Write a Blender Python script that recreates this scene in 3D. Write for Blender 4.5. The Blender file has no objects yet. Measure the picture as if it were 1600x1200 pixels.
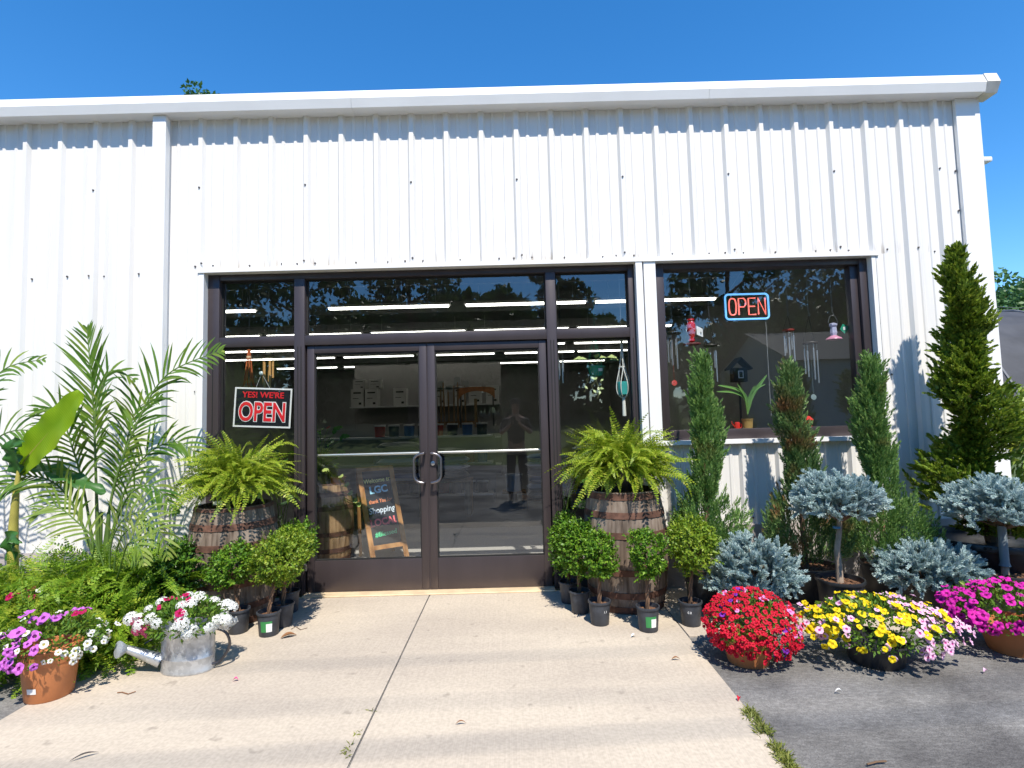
import bpy, math, random
import numpy as np
from mathutils import Vector, Matrix
rng = np.random.default_rng(7)
random.seed(7)
R = math.radians
S = bpy.context.scene
COL = S.collection

# ------------------------------------------------------------------ camera, sky, sun, exposure
YAW, PITCH, ROLL, CAMD, CAMH = 0.00108, 0.06687, -0.02628, 4.6036, 1.4102
FPX = 850.0
fw = np.array([math.sin(YAW)*math.cos(PITCH), math.cos(YAW)*math.cos(PITCH), math.sin(PITCH)])
r0 = np.array([math.cos(YAW), -math.sin(YAW), 0.0]); u0 = np.cross(r0, fw)
rt = math.cos(ROLL)*r0 + math.sin(ROLL)*u0; up = np.cross(rt, fw)
CC = np.array([0.0, -CAMD, CAMH])
cam = bpy.data.objects.new('camera', bpy.data.cameras.new('camera')); COL.objects.link(cam)
M = Matrix(((rt[0], up[0], -fw[0], CC[0]), (rt[1], up[1], -fw[1], CC[1]), (rt[2], up[2], -fw[2], CC[2]), (0, 0, 0, 1)))
cam.matrix_world = M
cam.data.sensor_width = 36.0; cam.data.lens = 36.0*FPX/1600.0
cam.data.clip_start = 0.05; cam.data.clip_end = 3000
S.camera = cam
S.render.resolution_x, S.render.resolution_y = 1024, 768

SUN_EL, SUN_VEC = R(57.5), Vector((0.22, -1.0, 1.65))
W = bpy.data.worlds.new('World'); S.world = W; W.use_nodes = True
wn = W.node_tree.nodes; wl = W.node_tree.links
bg = wn['Background']
sky = wn.new('ShaderNodeTexSky'); sky.sky_type = 'NISHITA'; sky.sun_disc = False
sky.sun_elevation = SUN_EL; sky.sun_rotation = math.atan2(SUN_VEC.x, SUN_VEC.y)
sky.air_density = 1.0; sky.dust_density = 0.15; sky.ozone_density = 4.0; sky.altitude = 300
hs = wn.new('ShaderNodeHueSaturation'); hs.inputs['Saturation'].default_value = 1.30
wl.new(sky.outputs[0], hs.inputs['Color']); wl.new(hs.outputs[0], bg.inputs['Color'])
bg.inputs['Strength'].default_value = 0.15
sun = bpy.data.objects.new('sun', bpy.data.lights.new('sun', 'SUN')); COL.objects.link(sun)
sun.data.energy = 4.3; sun.data.angle = R(0.53); sun.data.color = (1.0, 0.935, 0.83)
sun.rotation_euler = SUN_VEC.to_track_quat('Z', 'Y').to_euler()
S.view_settings.view_transform = 'Standard'; S.view_settings.look = 'None'
S.view_settings.exposure = 0.70; S.view_settings.gamma = 1.0
S.render.engine = 'CYCLES'
S.cycles.use_denoising = True
S.cycles.max_bounces = 8; S.cycles.transparent_max_bounces = 12
S.cycles.caustics_reflective = False; S.cycles.caustics_refractive = False
S.cycles.sample_clamp_indirect = 4.0

# ------------------------------------------------------------------ picture point -> place in the scene
def ray(u, v): return fw + (u-800)/FPX*rt - (v-600)/FPX*up
def at(u, v, Y=0.0):
    d = ray(u, v); return CC + d*((Y-CC[1])/d[1])
def G(u, v, Z=0.0):
    d = ray(u, v); return CC + d*((Z-CC[2])/d[2])

# ------------------------------------------------------------------ materials
MATS = {}
def nt(name):
    m = bpy.data.materials.new(name); m.use_nodes = True
    n = m.node_tree.nodes; return m, n, m.node_tree.links, n['Principled BSDF']
def mat(name, col, rough=0.6, metal=0.0, spec=0.4, var=0.0, scale=20.0, stretch=(1, 1, 1), bump=0.0, bscale=None, emit=None, estr=0.0, coat=0.0, trans=0.0, alpha=1.0):
    if name in MATS: return MATS[name]
    m, n, l, b = nt(name)
    b.inputs['Roughness'].default_value = rough; b.inputs['Metallic'].default_value = metal
    b.inputs['Specular IOR Level'].default_value = spec
    b.inputs['Base Color'].default_value = (*col, 1)
    if coat: b.inputs['Coat Weight'].default_value = coat
    if trans: b.inputs['Transmission Weight'].default_value = trans
    if emit: b.inputs['Emission Color'].default_value = (*emit, 1); b.inputs['Emission Strength'].default_value = estr
    if var or bump:
        tc = n.new('ShaderNodeTexCoord'); mp = n.new('ShaderNodeMapping'); mp.inputs['Scale'].default_value = stretch
        l.new(tc.outputs['Object'], mp.inputs[0])
        tx = n.new('ShaderNodeTexNoise'); tx.inputs['Scale'].default_value = scale; tx.inputs['Detail'].default_value = 6
        l.new(mp.outputs[0], tx.inputs['Vector'])
        if var:
            cr = n.new('ShaderNodeValToRGB')
            cr.color_ramp.elements[0].position = .3; cr.color_ramp.elements[1].position = .7
            cr.color_ramp.elements[0].color = (*[c*(1-var) for c in col], 1)
            cr.color_ramp.elements[1].color = (*[min(1, c*(1+var)) for c in col], 1)
            l.new(tx.outputs[0], cr.inputs[0]); l.new(cr.outputs[0], b.inputs['Base Color'])
        if bump:
            t2 = tx
            if bscale:
                t2 = n.new('ShaderNodeTexNoise'); t2.inputs['Scale'].default_value = bscale; t2.inputs['Detail'].default_value = 5
                l.new(mp.outputs[0], t2.inputs['Vector'])
            bp = n.new('ShaderNodeBump'); bp.inputs['Strength'].default_value = bump; bp.inputs['Distance'].default_value = .01
            l.new(t2.outputs[0], bp.inputs['Height']); l.new(bp.outputs[0], b.inputs['Normal'])
    MATS[name] = m; return m

def leafmat(name, c1, c2, c3=None, trans=0.35, rough=0.45, spec=0.35, patch=None, pscale=3.0, pth=.60):
    """foliage: every leaf its own tone between c1 and c2 (random per island), light also passes through; optional real brown patches"""
    if name in MATS: return MATS[name]
    m, n, l, b = nt(name)
    b.inputs['Roughness'].default_value = rough; b.inputs['Specular IOR Level'].default_value = spec
    g = n.new('ShaderNodeNewGeometry'); cr = n.new('ShaderNodeValToRGB')
    e = cr.color_ramp.elements
    e[0].color = (*c1, 1); e[1].color = (*c2, 1); e[1].position = .85 if c3 else 1
    if c3: x = e.new(1.0); x.color = (*c3, 1)
    l.new(g.outputs['Random Per Island'], cr.inputs[0])
    colout = cr.outputs[0]
    if patch:
        tc = n.new('ShaderNodeTexCoord'); tx = n.new('ShaderNodeTexNoise'); tx.inputs['Scale'].default_value = pscale
        l.new(tc.outputs['Object'], tx.inputs['Vector'])
        r2 = n.new('ShaderNodeValToRGB'); r2.color_ramp.elements[0].position = pth; r2.color_ramp.elements[1].position = pth+.12
        l.new(tx.outputs[0], r2.inputs[0])
        mx = n.new('ShaderNodeMixRGB'); mx.inputs[2].default_value = (*patch, 1)
        l.new(r2.outputs[0], mx.inputs[0]); l.new(colout, mx.inputs[1]); colout = mx.outputs[0]
    l.new(colout, b.inputs['Base Color'])
    t = n.new('ShaderNodeBsdfTranslucent'); l.new(colout, t.inputs[0])
    mix = n.new('ShaderNodeMixShader'); mix.inputs[0].default_value = trans
    l.new(b.outputs[0], mix.inputs[1]); l.new(t.outputs[0], mix.inputs[2])
    l.new(mix.outputs[0], n['Material Output'].inputs[0])
    MATS[name] = m; return m

def glassmat(name, tint, refl=0.16):
    m, n, l, b = nt(name); n.remove(b)
    tr = n.new('ShaderNodeBsdfTransparent'); tr.inputs[0].default_value = (*tint, 1)
    gl = n.new('ShaderNodeBsdfGlossy'); gl.inputs['Roughness'].default_value = 0.0; gl.inputs[0].default_value = (.93, .97, 1, 1)
    lw = n.new('ShaderNodeLayerWeight'); lw.inputs['Blend'].default_value = .5
    pw = n.new('ShaderNodeMath'); pw.operation = 'POWER'; pw.inputs[1].default_value = 5.0; l.new(lw.outputs['Facing'], pw.inputs[0])
    ma = n.new('ShaderNodeMath'); ma.operation = 'MULTIPLY_ADD'; ma.inputs[1].default_value = 1.0-refl; ma.inputs[2].default_value = refl
    l.new(pw.outputs[0], ma.inputs[0])
    # panes are never quite flat
    tc = n.new('ShaderNodeTexCoord'); tx = n.new('ShaderNodeTexNoise'); tx.inputs['Scale'].default_value = 1.3; tx.inputs['Detail'].default_value = 1
    bp = n.new('ShaderNodeBump'); bp.inputs['Strength'].default_value = .05; bp.inputs['Distance'].default_value = .02
    l.new(tc.outputs['Object'], tx.inputs['Vector']); l.new(tx.outputs[0], bp.inputs['Height']); l.new(bp.outputs[0], gl.inputs['Normal'])
    mx = n.new('ShaderNodeMixShader'); l.new(ma.outputs[0], mx.inputs[0]); l.new(tr.outputs[0], mx.inputs[1]); l.new(gl.outputs[0], mx.inputs[2])
    l.new(mx.outputs[0], n['Material Output'].inputs[0]); MATS[name] = m; return m

def concrete_mat():
    m, n, l, b = nt('concrete'); b.inputs['Roughness'].default_value = .85; b.inputs['Specular IOR Level'].default_value = .2
    tc = n.new('ShaderNodeTexCoord')
    def noise(sc, stretch, det=6):
        mp = n.new('ShaderNodeMapping'); mp.inputs['Scale'].default_value = stretch; l.new(tc.outputs['Object'], mp.inputs[0])
        t = n.new('ShaderNodeTexNoise'); t.inputs['Scale'].default_value = sc; t.inputs['Detail'].default_value = det; l.new(mp.outputs[0], t.inputs['Vector']); return t
    big = noise(1.1, (.45, 1.6, 1), 4); fine = noise(60, (1, 1, 1)); broom = noise(1.0, (230, 2.5, 1), 2); spots = noise(9, (1, 1, 1), 3)
    cr = n.new('ShaderNodeValToRGB'); e = cr.color_ramp.elements
    e[0].position, e[1].position = .36, .58
    e[0].color = (.415, .355, .288, 1); e[1].color = (.495, .425, .338, 1)
    l.new(big.outputs[0], cr.inputs[0])
    def mul(src, tex, lo, hi, p0=.35, p1=.65):
        r = n.new('ShaderNodeValToRGB'); r.color_ramp.elements[0].position = p0; r.color_ramp.elements[1].position = p1
        r.color_ramp.elements[0].color = (lo, lo, lo, 1); r.color_ramp.elements[1].color = (hi, hi, hi, 1); l.new(tex.outputs[0], r.inputs[0])
        x = n.new('ShaderNodeMixRGB'); x.blend_type = 'MULTIPLY'; x.inputs[0].default_value = 1; l.new(src, x.inputs[1]); l.new(r.outputs[0], x.inputs[2]); return x.outputs[0]
    c = mul(cr.outputs[0], fine, .9, 1.06); c = mul(c, broom, .95, 1.03); c = mul(c, spots, .72, 1.0, .26, .34)
    l.new(c, b.inputs['Base Color'])
    bp = n.new('ShaderNodeBump'); bp.inputs['Strength'].default_value = .35; bp.inputs['Distance'].default_value = .004
    l.new(broom.outputs[0], bp.inputs['Height']); l.new(bp.outputs[0], b.inputs['Normal'])
    return m
def asphalt_mat():
    m, n, l, b = nt('asphalt'); b.inputs['Roughness'].default_value = .8; b.inputs['Specular IOR Level'].default_value = .3
    tc = n.new('ShaderNodeTexCoord')
    def noise(sc, det=6, st=(1, 1, 1)):
        mp = n.new('ShaderNodeMapping'); mp.inputs['Scale'].default_value = st; l.new(tc.outputs['Object'], mp.inputs[0])
        t = n.new('ShaderNodeTexNoise'); t.inputs['Scale'].default_value = sc; t.inputs['Detail'].default_value = det; l.new(mp.outputs[0], t.inputs['Vector']); return t
    big = noise(1.4, 5); fine = noise(160, 4); mid = noise(28, 8, (1, 2.2, 1))
    cr = n.new('ShaderNodeValToRGB'); e = cr.color_ramp.elements; e[0].position, e[1].position = .4, .6
    e[0].color = (.095, .090, .086, 1); e[1].color = (.205, .196, .183, 1); l.new(big.outputs[0], cr.inputs[0])
    src = cr.outputs[0]
    for t, lo, hi, p0, p1 in ((fine, .72, 1.28, .3, .72), (mid, .86, 1.35, .4, .8)):
        r = n.new('ShaderNodeValToRGB'); r.color_ramp.elements[0].position = p0; r.color_ramp.elements[1].position = p1
        r.color_ramp.elements[0].color = (lo,)*3+(1,); r.color_ramp.elements[1].color = (hi,)*3+(1,); l.new(t.outputs[0], r.inputs[0])
        x = n.new('ShaderNodeMixRGB'); x.blend_type = 'MULTIPLY'; x.inputs[0].default_value = 1; l.new(src, x.inputs[1]); l.new(r.outputs[0], x.inputs[2]); src = x.outputs[0]
    l.new(src, b.inputs['Base Color'])
    bp = n.new('ShaderNodeBump'); bp.inputs['Strength'].default_value = .7; bp.inputs['Distance'].default_value = .006
    l.new(fine.outputs[0], bp.inputs['Height']); l.new(bp.outputs[0], b.inputs['Normal']); return m
def wood_mat(name, c1, c2, dark, sc=1.0, axis=(38, 38, 2.2)):
    m, n, l, b = nt(name); b.inputs['Roughness'].default_value = .8; b.inputs['Specular IOR Level'].default_value = .2
    tc = n.new('ShaderNodeTexCoord'); mp = n.new('ShaderNodeMapping'); mp.inputs['Scale'].default_value = axis; l.new(tc.outputs['Object'], mp.inputs[0])
    t = n.new('ShaderNodeTexNoise'); t.inputs['Scale'].default_value = sc; t.inputs['Detail'].default_value = 8; l.new(mp.outputs[0], t.inputs['Vector'])
    cr = n.new('ShaderNodeValToRGB'); e = cr.color_ramp.elements; e[0].position = .28; e[0].color = (*dark, 1); e[1].position = .72; e[1].color = (*c2, 1)
    x = e.new(.46); x.color = (*c1, 1); l.new(t.outputs[0], cr.inputs[0])
    t2 = n.new('ShaderNodeTexNoise'); t2.inputs['Scale'].default_value = 5; l.new(tc.outputs['Object'], t2.inputs['Vector'])
    r2 = n.new('ShaderNodeValToRGB'); r2.color_ramp.elements[0].color = (.62,)*3+(1,); r2.color_ramp.elements[0].position = .35; r2.color_ramp.elements[1].color = (1.12,)*3+(1,); r2.color_ramp.elements[1].position = .65
    l.new(t2.outputs[0], r2.inputs[0])
    mx = n.new('ShaderNodeMixRGB'); mx.blend_type = 'MULTIPLY'; mx.inputs[0].default_value = 1; l.new(cr.outputs[0], mx.inputs[1]); l.new(r2.outputs[0], mx.inputs[2])
    l.new(mx.outputs[0], b.inputs['Base Color'])
    bp = n.new('ShaderNodeBump'); bp.inputs['Strength'].default_value = .5; bp.inputs['Distance'].default_value = .006; l.new(t.outputs[0], bp.inputs['Height']); l.new(bp.outputs[0], b.inputs['Normal'])
    MATS[name] = m; return m
def galv_mat():
    m, n, l, b = nt('galvanised_steel'); b.inputs['Metallic'].default_value = .75; b.inputs['Roughness'].default_value = .42
    tc = n.new('ShaderNodeTexCoord'); v = n.new('ShaderNodeTexVoronoi'); v.inputs['Scale'].default_value = 45; l.new(tc.outputs['Object'], v.inputs['Vector'])
    t = n.new('ShaderNodeTexNoise'); t.inputs['Scale'].default_value = 9; t.inputs['Detail'].default_value = 5; l.new(tc.outputs['Object'], t.inputs['Vector'])
    mx = n.new('ShaderNodeMixRGB'); mx.inputs[0].default_value = .75; l.new(v.outputs['Color'], mx.inputs[1]); l.new(t.outputs[0], mx.inputs[2])
    cr = n.new('ShaderNodeValToRGB'); e = cr.color_ramp.elements; e[0].position = .32; e[0].color = (.38, .40, .42, 1); e[1].position = .66; e[1].color = (.66, .69, .72, 1)
    l.new(mx.outputs[0], cr.inputs[0]); l.new(cr.outputs[0], b.inputs['Base Color']); MATS['galv'] = m; return m
def painted_metal():
    m, n, l, b = nt('white_painted_metal'); b.inputs['Roughness'].default_value = .42; b.inputs['Specular IOR Level'].default_value = .35
    tc = n.new('ShaderNodeTexCoord'); mp = n.new('ShaderNodeMapping'); mp.inputs['Scale'].default_value = (9, 9, .5); l.new(tc.outputs['Object'], mp.inputs[0])
    t = n.new('ShaderNodeTexNoise'); t.inputs['Scale'].default_value = 1.2; t.inputs['Detail'].default_value = 7; l.new(mp.outputs[0], t.inputs['Vector'])
    cr = n.new('ShaderNodeValToRGB'); e = cr.color_ramp.elements; e[0].position = .30; e[0].color = (.70, .68, .652, 1); e[1].position = .5; e[1].color = (.755, .735, .706, 1)
    l.new(t.outputs[0], cr.inputs[0])
    sep = n.new('ShaderNodeSeparateXYZ'); l.new(tc.outputs['Object'], sep.inputs[0])
    m1 = n.new('ShaderNodeMapRange'); m1.inputs[1].default_value = 2.90; m1.inputs[2].default_value = 2.765; l.new(sep.outputs[2], m1.inputs[0])
    m1.interpolation_type = 'SMOOTHSTEP'
    mp3 = n.new('ShaderNodeMapping'); mp3.inputs['Scale'].default_value = (26, 26, 2.0); l.new(tc.outputs['Object'], mp3.inputs[0])
    t3 = n.new('ShaderNodeTexNoise'); t3.inputs['Scale'].default_value = 1.0; t3.inputs['Detail'].default_value = 5; l.new(mp3.outputs[0], t3.inputs['Vector'])
    m3 = n.new('ShaderNodeMapRange'); m3.inputs[1].default_value = .54; m3.inputs[2].default_value = .72; l.new(t3.outputs[0], m3.inputs[0])
    mm = n.new('ShaderNodeMath'); mm.operation = 'MULTIPLY'; l.new(m1.outputs[0], mm.inputs[0]); l.new(m3.outputs[0], mm.inputs[1])
    lt = n.new('ShaderNodeMath'); lt.operation = 'GREATER_THAN'; lt.inputs[1].default_value = -2.62; l.new(sep.outputs[0], lt.inputs[0])
    mm2 = n.new('ShaderNodeMath'); mm2.operation = 'MULTIPLY'; l.new(mm.outputs[0], mm2.inputs[0]); l.new(lt.outputs[0], mm2.inputs[1])
    zt = n.new('ShaderNodeMath'); zt.operation = 'GREATER_THAN'; zt.inputs[1].default_value = 2.76; l.new(sep.outputs[2], zt.inputs[0])
    mm3 = n.new('ShaderNodeMath'); mm3.operation = 'MULTIPLY'; l.new(mm2.outputs[0], mm3.inputs[0]); l.new(zt.outputs[0], mm3.inputs[1]); mm2 = mm3
    mxd = n.new('ShaderNodeMixRGB'); mxd.inputs[2].default_value = (.36, .31, .25, 1); l.new(mm2.outputs[0], mxd.inputs[0]); l.new(cr.outputs[0], mxd.inputs[1])
    l.new(mxd.outputs[0], b.inputs['Base Color'])
    t2 = n.new('ShaderNodeTexNoise'); t2.inputs['Scale'].default_value = 1.1; l.new(tc.outputs['Object'], t2.inputs['Vector'])
    bp = n.new('ShaderNodeBump'); bp.inputs['Strength'].default_value = .12; bp.inputs['Distance'].default_value = .02; l.new(t2.outputs[0], bp.inputs['Height']); l.new(bp.outputs[0], b.inputs['Normal'])
    MATS['white'] = m; return m

# ------------------------------------------------------------------ mesh helpers
class MB:
    def __init__(s): s.v = []; s.f = []; s.m = []
    def add(s, V, F, mi=0):
        o = len(s.v); s.v += [tuple(map(float, p)) for p in V]; s.f += [tuple(i+o for i in f) for f in F]; s.m += [mi]*len(F); return s
    def box(s, x0, x1, y0, y1, z0, z1, mi=0, bev=0.0):
        if bev <= 0:
            V = [(x0, y0, z0), (x1, y0, z0), (x1, y1, z0), (x0, y1, z0), (x0, y0, z1), (x1, y0, z1), (x1, y1, z1), (x0, y1, z1)]
            return s.add(V, [(0, 3, 2, 1), (4, 5, 6, 7), (0, 1, 5, 4), (1, 2, 6, 5), (2, 3, 7, 6), (3, 0, 4, 7)], mi)
        b = min(bev, (x1-x0)*.45, (y1-y0)*.45, (z1-z0)*.45)
        import bmesh
        bm = bmesh.new(); bmesh.ops.create_cube(bm, size=1)
        for p in bm.verts: p.co = Vector(((x0+x1)/2+p.co.x*(x1-x0), (y0+y1)/2+p.co.y*(y1-y0), (z0+z1)/2+p.co.z*(z1-z0)))
        bmesh.ops.bevel(bm, geom=bm.edges[:], offset=b, segments=2, profile=.5, affect='EDGES')
        bm.verts.index_update()
        s.add([p.co[:] for p in bm.verts], [tuple(q.index for q in f.verts) for f in bm.faces], mi); bm.free(); return s
    def tube(s, pts, r, n=8, mi=0, caps=True):
        pts = [Vector(p) for p in pts]; rs = r if hasattr(r, '__len__') else [r]*len(pts)
        V = []; prev = None
        for i, p in enumerate(pts):
            t = (pts[min(i+1, len(pts)-1)]-pts[max(i-1, 0)])
            if t.length < 1e-9: t = Vector((0, 0, 1))
            t.normalize()
            if prev is None:
                a = Vector((0, 0, 1)) if abs(t.z) < .9 else Vector((1, 0, 0)); x = t.cross(a).normalized()
            else:
                x = prev - t*prev.dot(t)
                x = x.normalized() if x.length > 1e-6 else t.orthogonal().normalized()
            prev = x; y = t.cross(x)
            for k in range(n):
                a = 2*math.pi*k/n; V.append(p + (x*math.cos(a)+y*math.sin(a))*rs[i])
        F = []
        for i in range(len(pts)-1):
            for k in range(n): F.append((i*n+k, i*n+(k+1) % n, (i+1)*n+(k+1) % n, (i+1)*n+k))
        if caps: F.append(tuple(range(n-1, -1, -1))); F.append(tuple(range((len(pts)-1)*n, len(pts)*n)))
        return s.add(V, F, mi)
    def lathe(s, prof, n=32, mi=0, c=(0, 0, 0), sx=1.0, sy=1.0, cap0=False, cap1=False, rfun=None):
        V = []
        for (r, z) in prof:
            for k in range(n):
                a = 2*math.pi*k/n; q = rfun(k, z) if rfun else 1
                V.append((c[0]+r*q*sx*math.cos(a), c[1]+r*q*sy*math.sin(a), c[2]+z))
        F = [(i*n+k, i*n+(k+1) % n, (i+1)*n+(k+1) % n, (i+1)*n+k) for i in range(len(prof)-1) for k in range(n)]
        if cap0: F.append(tuple(range(n-1, -1, -1)))
        if cap1: F.append(tuple(range((len(prof)-1)*n, len(prof)*n)))
        return s.add(V, F, mi)
    def mesh(s, name, mats, smooth=False):
        me = bpy.data.meshes.new(name); me.from_pydata(s.v, [], s.f)
        for m in (mats if isinstance(mats, (list, tuple)) else [mats]): me.materials.append(m)
        if s.m and max(s.m) > 0: me.polygons.foreach_set('material_index', s.m)
        me.update()
        if smooth:
            me.polygons.foreach_set('use_smooth', [True]*len(me.polygons))
            try: me.set_sharp_from_angle(angle=R(40))
            except Exception: pass
        return me

def npmesh(name, V, F, mats, mi=None):
    """V (n,3), F (k,4) int"""
    me = bpy.data.meshes.new(name); V = np.asarray(V, dtype=np.float32); F = np.asarray(F, dtype=np.int32)
    k, w = F.shape
    me.vertices.add(len(V)); me.vertices.foreach_set('co', V.ravel())
    me.loops.add(k*w); me.loops.foreach_set('vertex_index', F.ravel())
    me.polygons.add(k); me.polygons.foreach_set('loop_start', np.arange(0, k*w, w, dtype=np.int32))
    try: me.polygons.foreach_set('loop_total', np.full(k, w, dtype=np.int32))
    except Exception: pass
    for m in (mats if isinstance(mats, (list, tuple)) else [mats]): me.materials.append(m)
    if mi is not None: me.polygons.foreach_set('material_index', np.asarray(mi, dtype=np.int32))
    me.update(calc_edges=True); return me

def obj(name, me, parent=None, loc=None, label=None, cat=None, group=None, kind=None):
    o = bpy.data.objects.new(name, me); COL.objects.link(o)
    if parent is not None: o.parent = parent
    if loc is not None: o.location = loc
    if label: o['label'] = label
    if cat: o['category'] = cat
    if group: o['group'] = group
    if kind: o['kind'] = kind
    return o
def thing(name, label, cat, loc=(0, 0, 0), rotz=0.0, group=None):
    o = bpy.data.objects.new(name, None); COL.objects.link(o); o.empty_display_size = .1
    o.location = loc; o.rotation_euler = (0, 0, rotz); o['label'] = label; o['category'] = cat
    if group: o['group'] = group
    return o

def unit(a): return a/np.maximum(np.linalg.norm(a, axis=-1, keepdims=True), 1e-9)
def leaves(base, d, nrm, L, Wd, droop=0.0, fold=0.0, mid=.45):
    """one four-cornered leaf per row"""
    base = np.asarray(base, float); N = len(base); d = unit(np.asarray(d, float)); s = unit(np.cross(d, nrm)); n = np.cross(s, d)
    L = np.broadcast_to(np.asarray(L, float), (N,))[:, None]; Wd = np.broadcast_to(np.asarray(Wd, float), (N,))[:, None]
    m = base+d*L*mid
    V = np.stack([base, m+s*Wd/2+n*fold*Wd, base+d*L-n*droop*L, m-s*Wd/2+n*fold*Wd], 1).reshape(-1, 3)
    F = np.arange(N*4).reshape(N, 4); return V, F
def cat_mesh(parts):
    V = []; F = []; o = 0
    for v, f in parts: V.append(v); F.append(f+o); o += len(v)
    return np.concatenate(V), np.concatenate(F)
def rdir(n):
    v = rng.normal(size=(n, 3)); return unit(v)
def strip_leaves(base, d, nrm, L, Wd, droop, seg=3):
    """long leaflets bending under their own weight; one island per leaflet"""
    N = len(base); d = unit(d); L = np.broadcast_to(L, (N,)); Wd = np.broadcast_to(Wd, (N,)); droop = np.broadcast_to(droop, (N,))
    pos = np.array(base, float); Vs = []
    prof = [0.55, 1.0, .72, 0.03] if seg == 3 else list(np.interp(np.linspace(0, 1, seg+1), [0, .3, .75, 1], [.5, 1, .7, .02]))
    cur = d.copy()
    for i in range(seg+1):
        s = unit(np.cross(cur, nrm))
        Vs.append(pos+s*(Wd*prof[i]/2)[:, None]); Vs.append(pos-s*(Wd*prof[i]/2)[:, None])
        pos = pos+cur*(L/seg)[:, None]; cur = cur.copy(); cur[:, 2] -= droop*(1.0/seg)*1.4; cur = unit(cur)
    V = np.stack(Vs, 1).reshape(-1, 3); K = 2*(seg+1)
    f = np.array([[2*i, 2*i+1, 2*i+3, 2*i+2] for i in range(seg)])
    F = (np.arange(N)[:, None, None]*K+f[None]).reshape(-1, 4); return V, F
def text(name, s, size, m, parent, loc, rot=(math.pi/2, 0, 0), sx=1.0, sy=1.0, ext=.0015, off=0.0, shear=0.0):
    c = bpy.data.curves.new(name, 'FONT'); c.body = s; c.size = size; c.align_x = 'CENTER'; c.align_y = 'CENTER'
    c.extrude = ext; c.offset = off; c.shear = shear; c.resolution_u = 4
    t = bpy.data.objects.new(name, c); COL.objects.link(t)
    dg = bpy.context.evaluated_depsgraph_get(); me = bpy.data.meshes.new_from_object(t.evaluated_get(dg))
    bpy.data.objects.remove(t); me.name = name
    me.materials.clear(); me.materials.append(m)
    o = obj(name, me, parent, loc); o.rotation_euler = rot; o.scale = (sx, sy, 1); return o

# ------------------------------------------------------------------ palette
WHITE = painted_metal(); CONC = concrete_mat(); ASPH = asphalt_mat(); GALV = galv_mat()
TRIMW = mat('trim_white', (.80, .795, .785), .45, var=.03, scale=3)
BRONZE = mat('bronze_aluminium', (.058, .046, .048), .38, .3, .5, var=.10, scale=6, stretch=(1, 1, .3))
GASKET = mat('black_gasket', (.012, .012, .012), .7)
STEM = mat('stem_wall', (.42, .38, .36), .85, var=.15, scale=6)
STEEL = mat('brushed_steel', (.50, .50, .50), .35, 1.0)
DARKST = mat('dark_steel', (.10, .095, .10), .35, .8)
BLACKP = mat('black_plastic', (.020, .021, .024), .42, spec=.5, var=.25, scale=14, bump=.15)
GREYP = mat('weathered_black_plastic', (.040, .045, .055), .5, spec=.45, var=.35, scale=18)
TERRA = mat('terracotta_plastic', (.50, .185, .068), .5, var=.08, scale=10)
SOIL = mat('bark_mulch', (.13, .065, .035), .95, var=.6, scale=60, bump=1.0)
TRUNK = mat('pale_bark', (.33, .25, .18), .9, var=.3, scale=30, stretch=(1, 1, .4), bump=.6)
BROWNB = mat('brown_bark', (.17, .10, .06), .9, var=.4, scale=30, stretch=(1, 1, .3), bump=.6)
BARREL = wood_mat('weathered_oak', (.20, .150, .115), (.31, .25, .20), (.085, .06, .045))
OAK2 = wood_mat('dry_oak', (.30, .19, .10), (.42, .28, .16), (.13, .075, .04))
PINE = wood_mat('stained_pine', (.45, .22, .075), (.56, .30, .12), (.28, .12, .035), axis=(20, 20, 3))
RUST = mat('rusty_iron', (.125, .062, .042), .8, .25, var=.6, scale=14, bump=.4)
PAPER = mat('white_card', (.78, .78, .76), .6)
GLASS = glassmat('tinted_glass', (.93, .95, .94), .115)
GREENLBL = mat('green_print', (.04, .24, .07), .5)
TUBE = mat('fluorescent_tube', (.9, .9, .9), .5, emit=(1, .98, .90), estr=3.4)

# ------------------------------------------------------------------ ground
mb = MB(); mb.add([(-400, -400, -.008), (400, -400, -.008), (400, 400, -.008), (-400, 400, -.008)], [(0, 1, 2, 3)])
GRASSG = mat('lawn', (.075, .105, .028), .9, var=.35, scale=1.2)
obj('grass_ground', mb.mesh('grass_ground', GRASSG), kind='structure')
mb = MB(); mb.add([(-60, -13, -.004), (60, -13, -.004), (60, -.05, -.004), (-60, -.05, -.004)], [(0, 1, 2, 3)])
obj('asphalt_lot', mb.mesh('asphalt_lot', ASPH), kind='structure')
PX0, PX1, PY0 = -2.56, 1.085, -2.95
mb = MB()
# pad with its centre joint as a real groove, and the walk along the wall
JX = -.713
for x0, x1 in ((PX0, JX-.005), (JX+.005, PX1)):
    mb.box(x0, x1, PY0, -.02, -.05, .004)
mb.box(JX-.005, JX+.005, PY0, -.02, -.05, -.012)
obj('concrete_pad', mb.mesh('concrete_pad', CONC), kind='structure')
mb = MB(); mb.box(PX1+.012, 8.0, -1.02, -.02, -.05, .003)
obj('concrete_walk', mb.mesh('concrete_walk', CONC), kind='structure')
mb = MB(); mb.box(-9, PX0-.012, -.75, -.02, -.05, .003)
obj('concrete_walk', mb.mesh('concrete_walk', CONC), kind='structure')
# bank of grass across the road
mb = MB(); nx, ny = 60, 16; V = []
for j in range(ny+1):
    for i in range(nx+1):
        x = -90+180*i/nx; y = -16-44*j/ny; t = j/ny
        V.append((x, y, -.05+3.4*t**.8+.25*math.sin(x*.21+j)+.15*math.sin(x*.5)))
mb.add(V, [(j*(nx+1)+i, (j+1)*(nx+1)+i, (j+1)*(nx+1)+i+1, j*(nx+1)+i+1) for j in range(ny) for i in range(nx)])
obj('grass_bank', mb.mesh('grass_bank', GRASSG, True), kind='structure')

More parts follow.
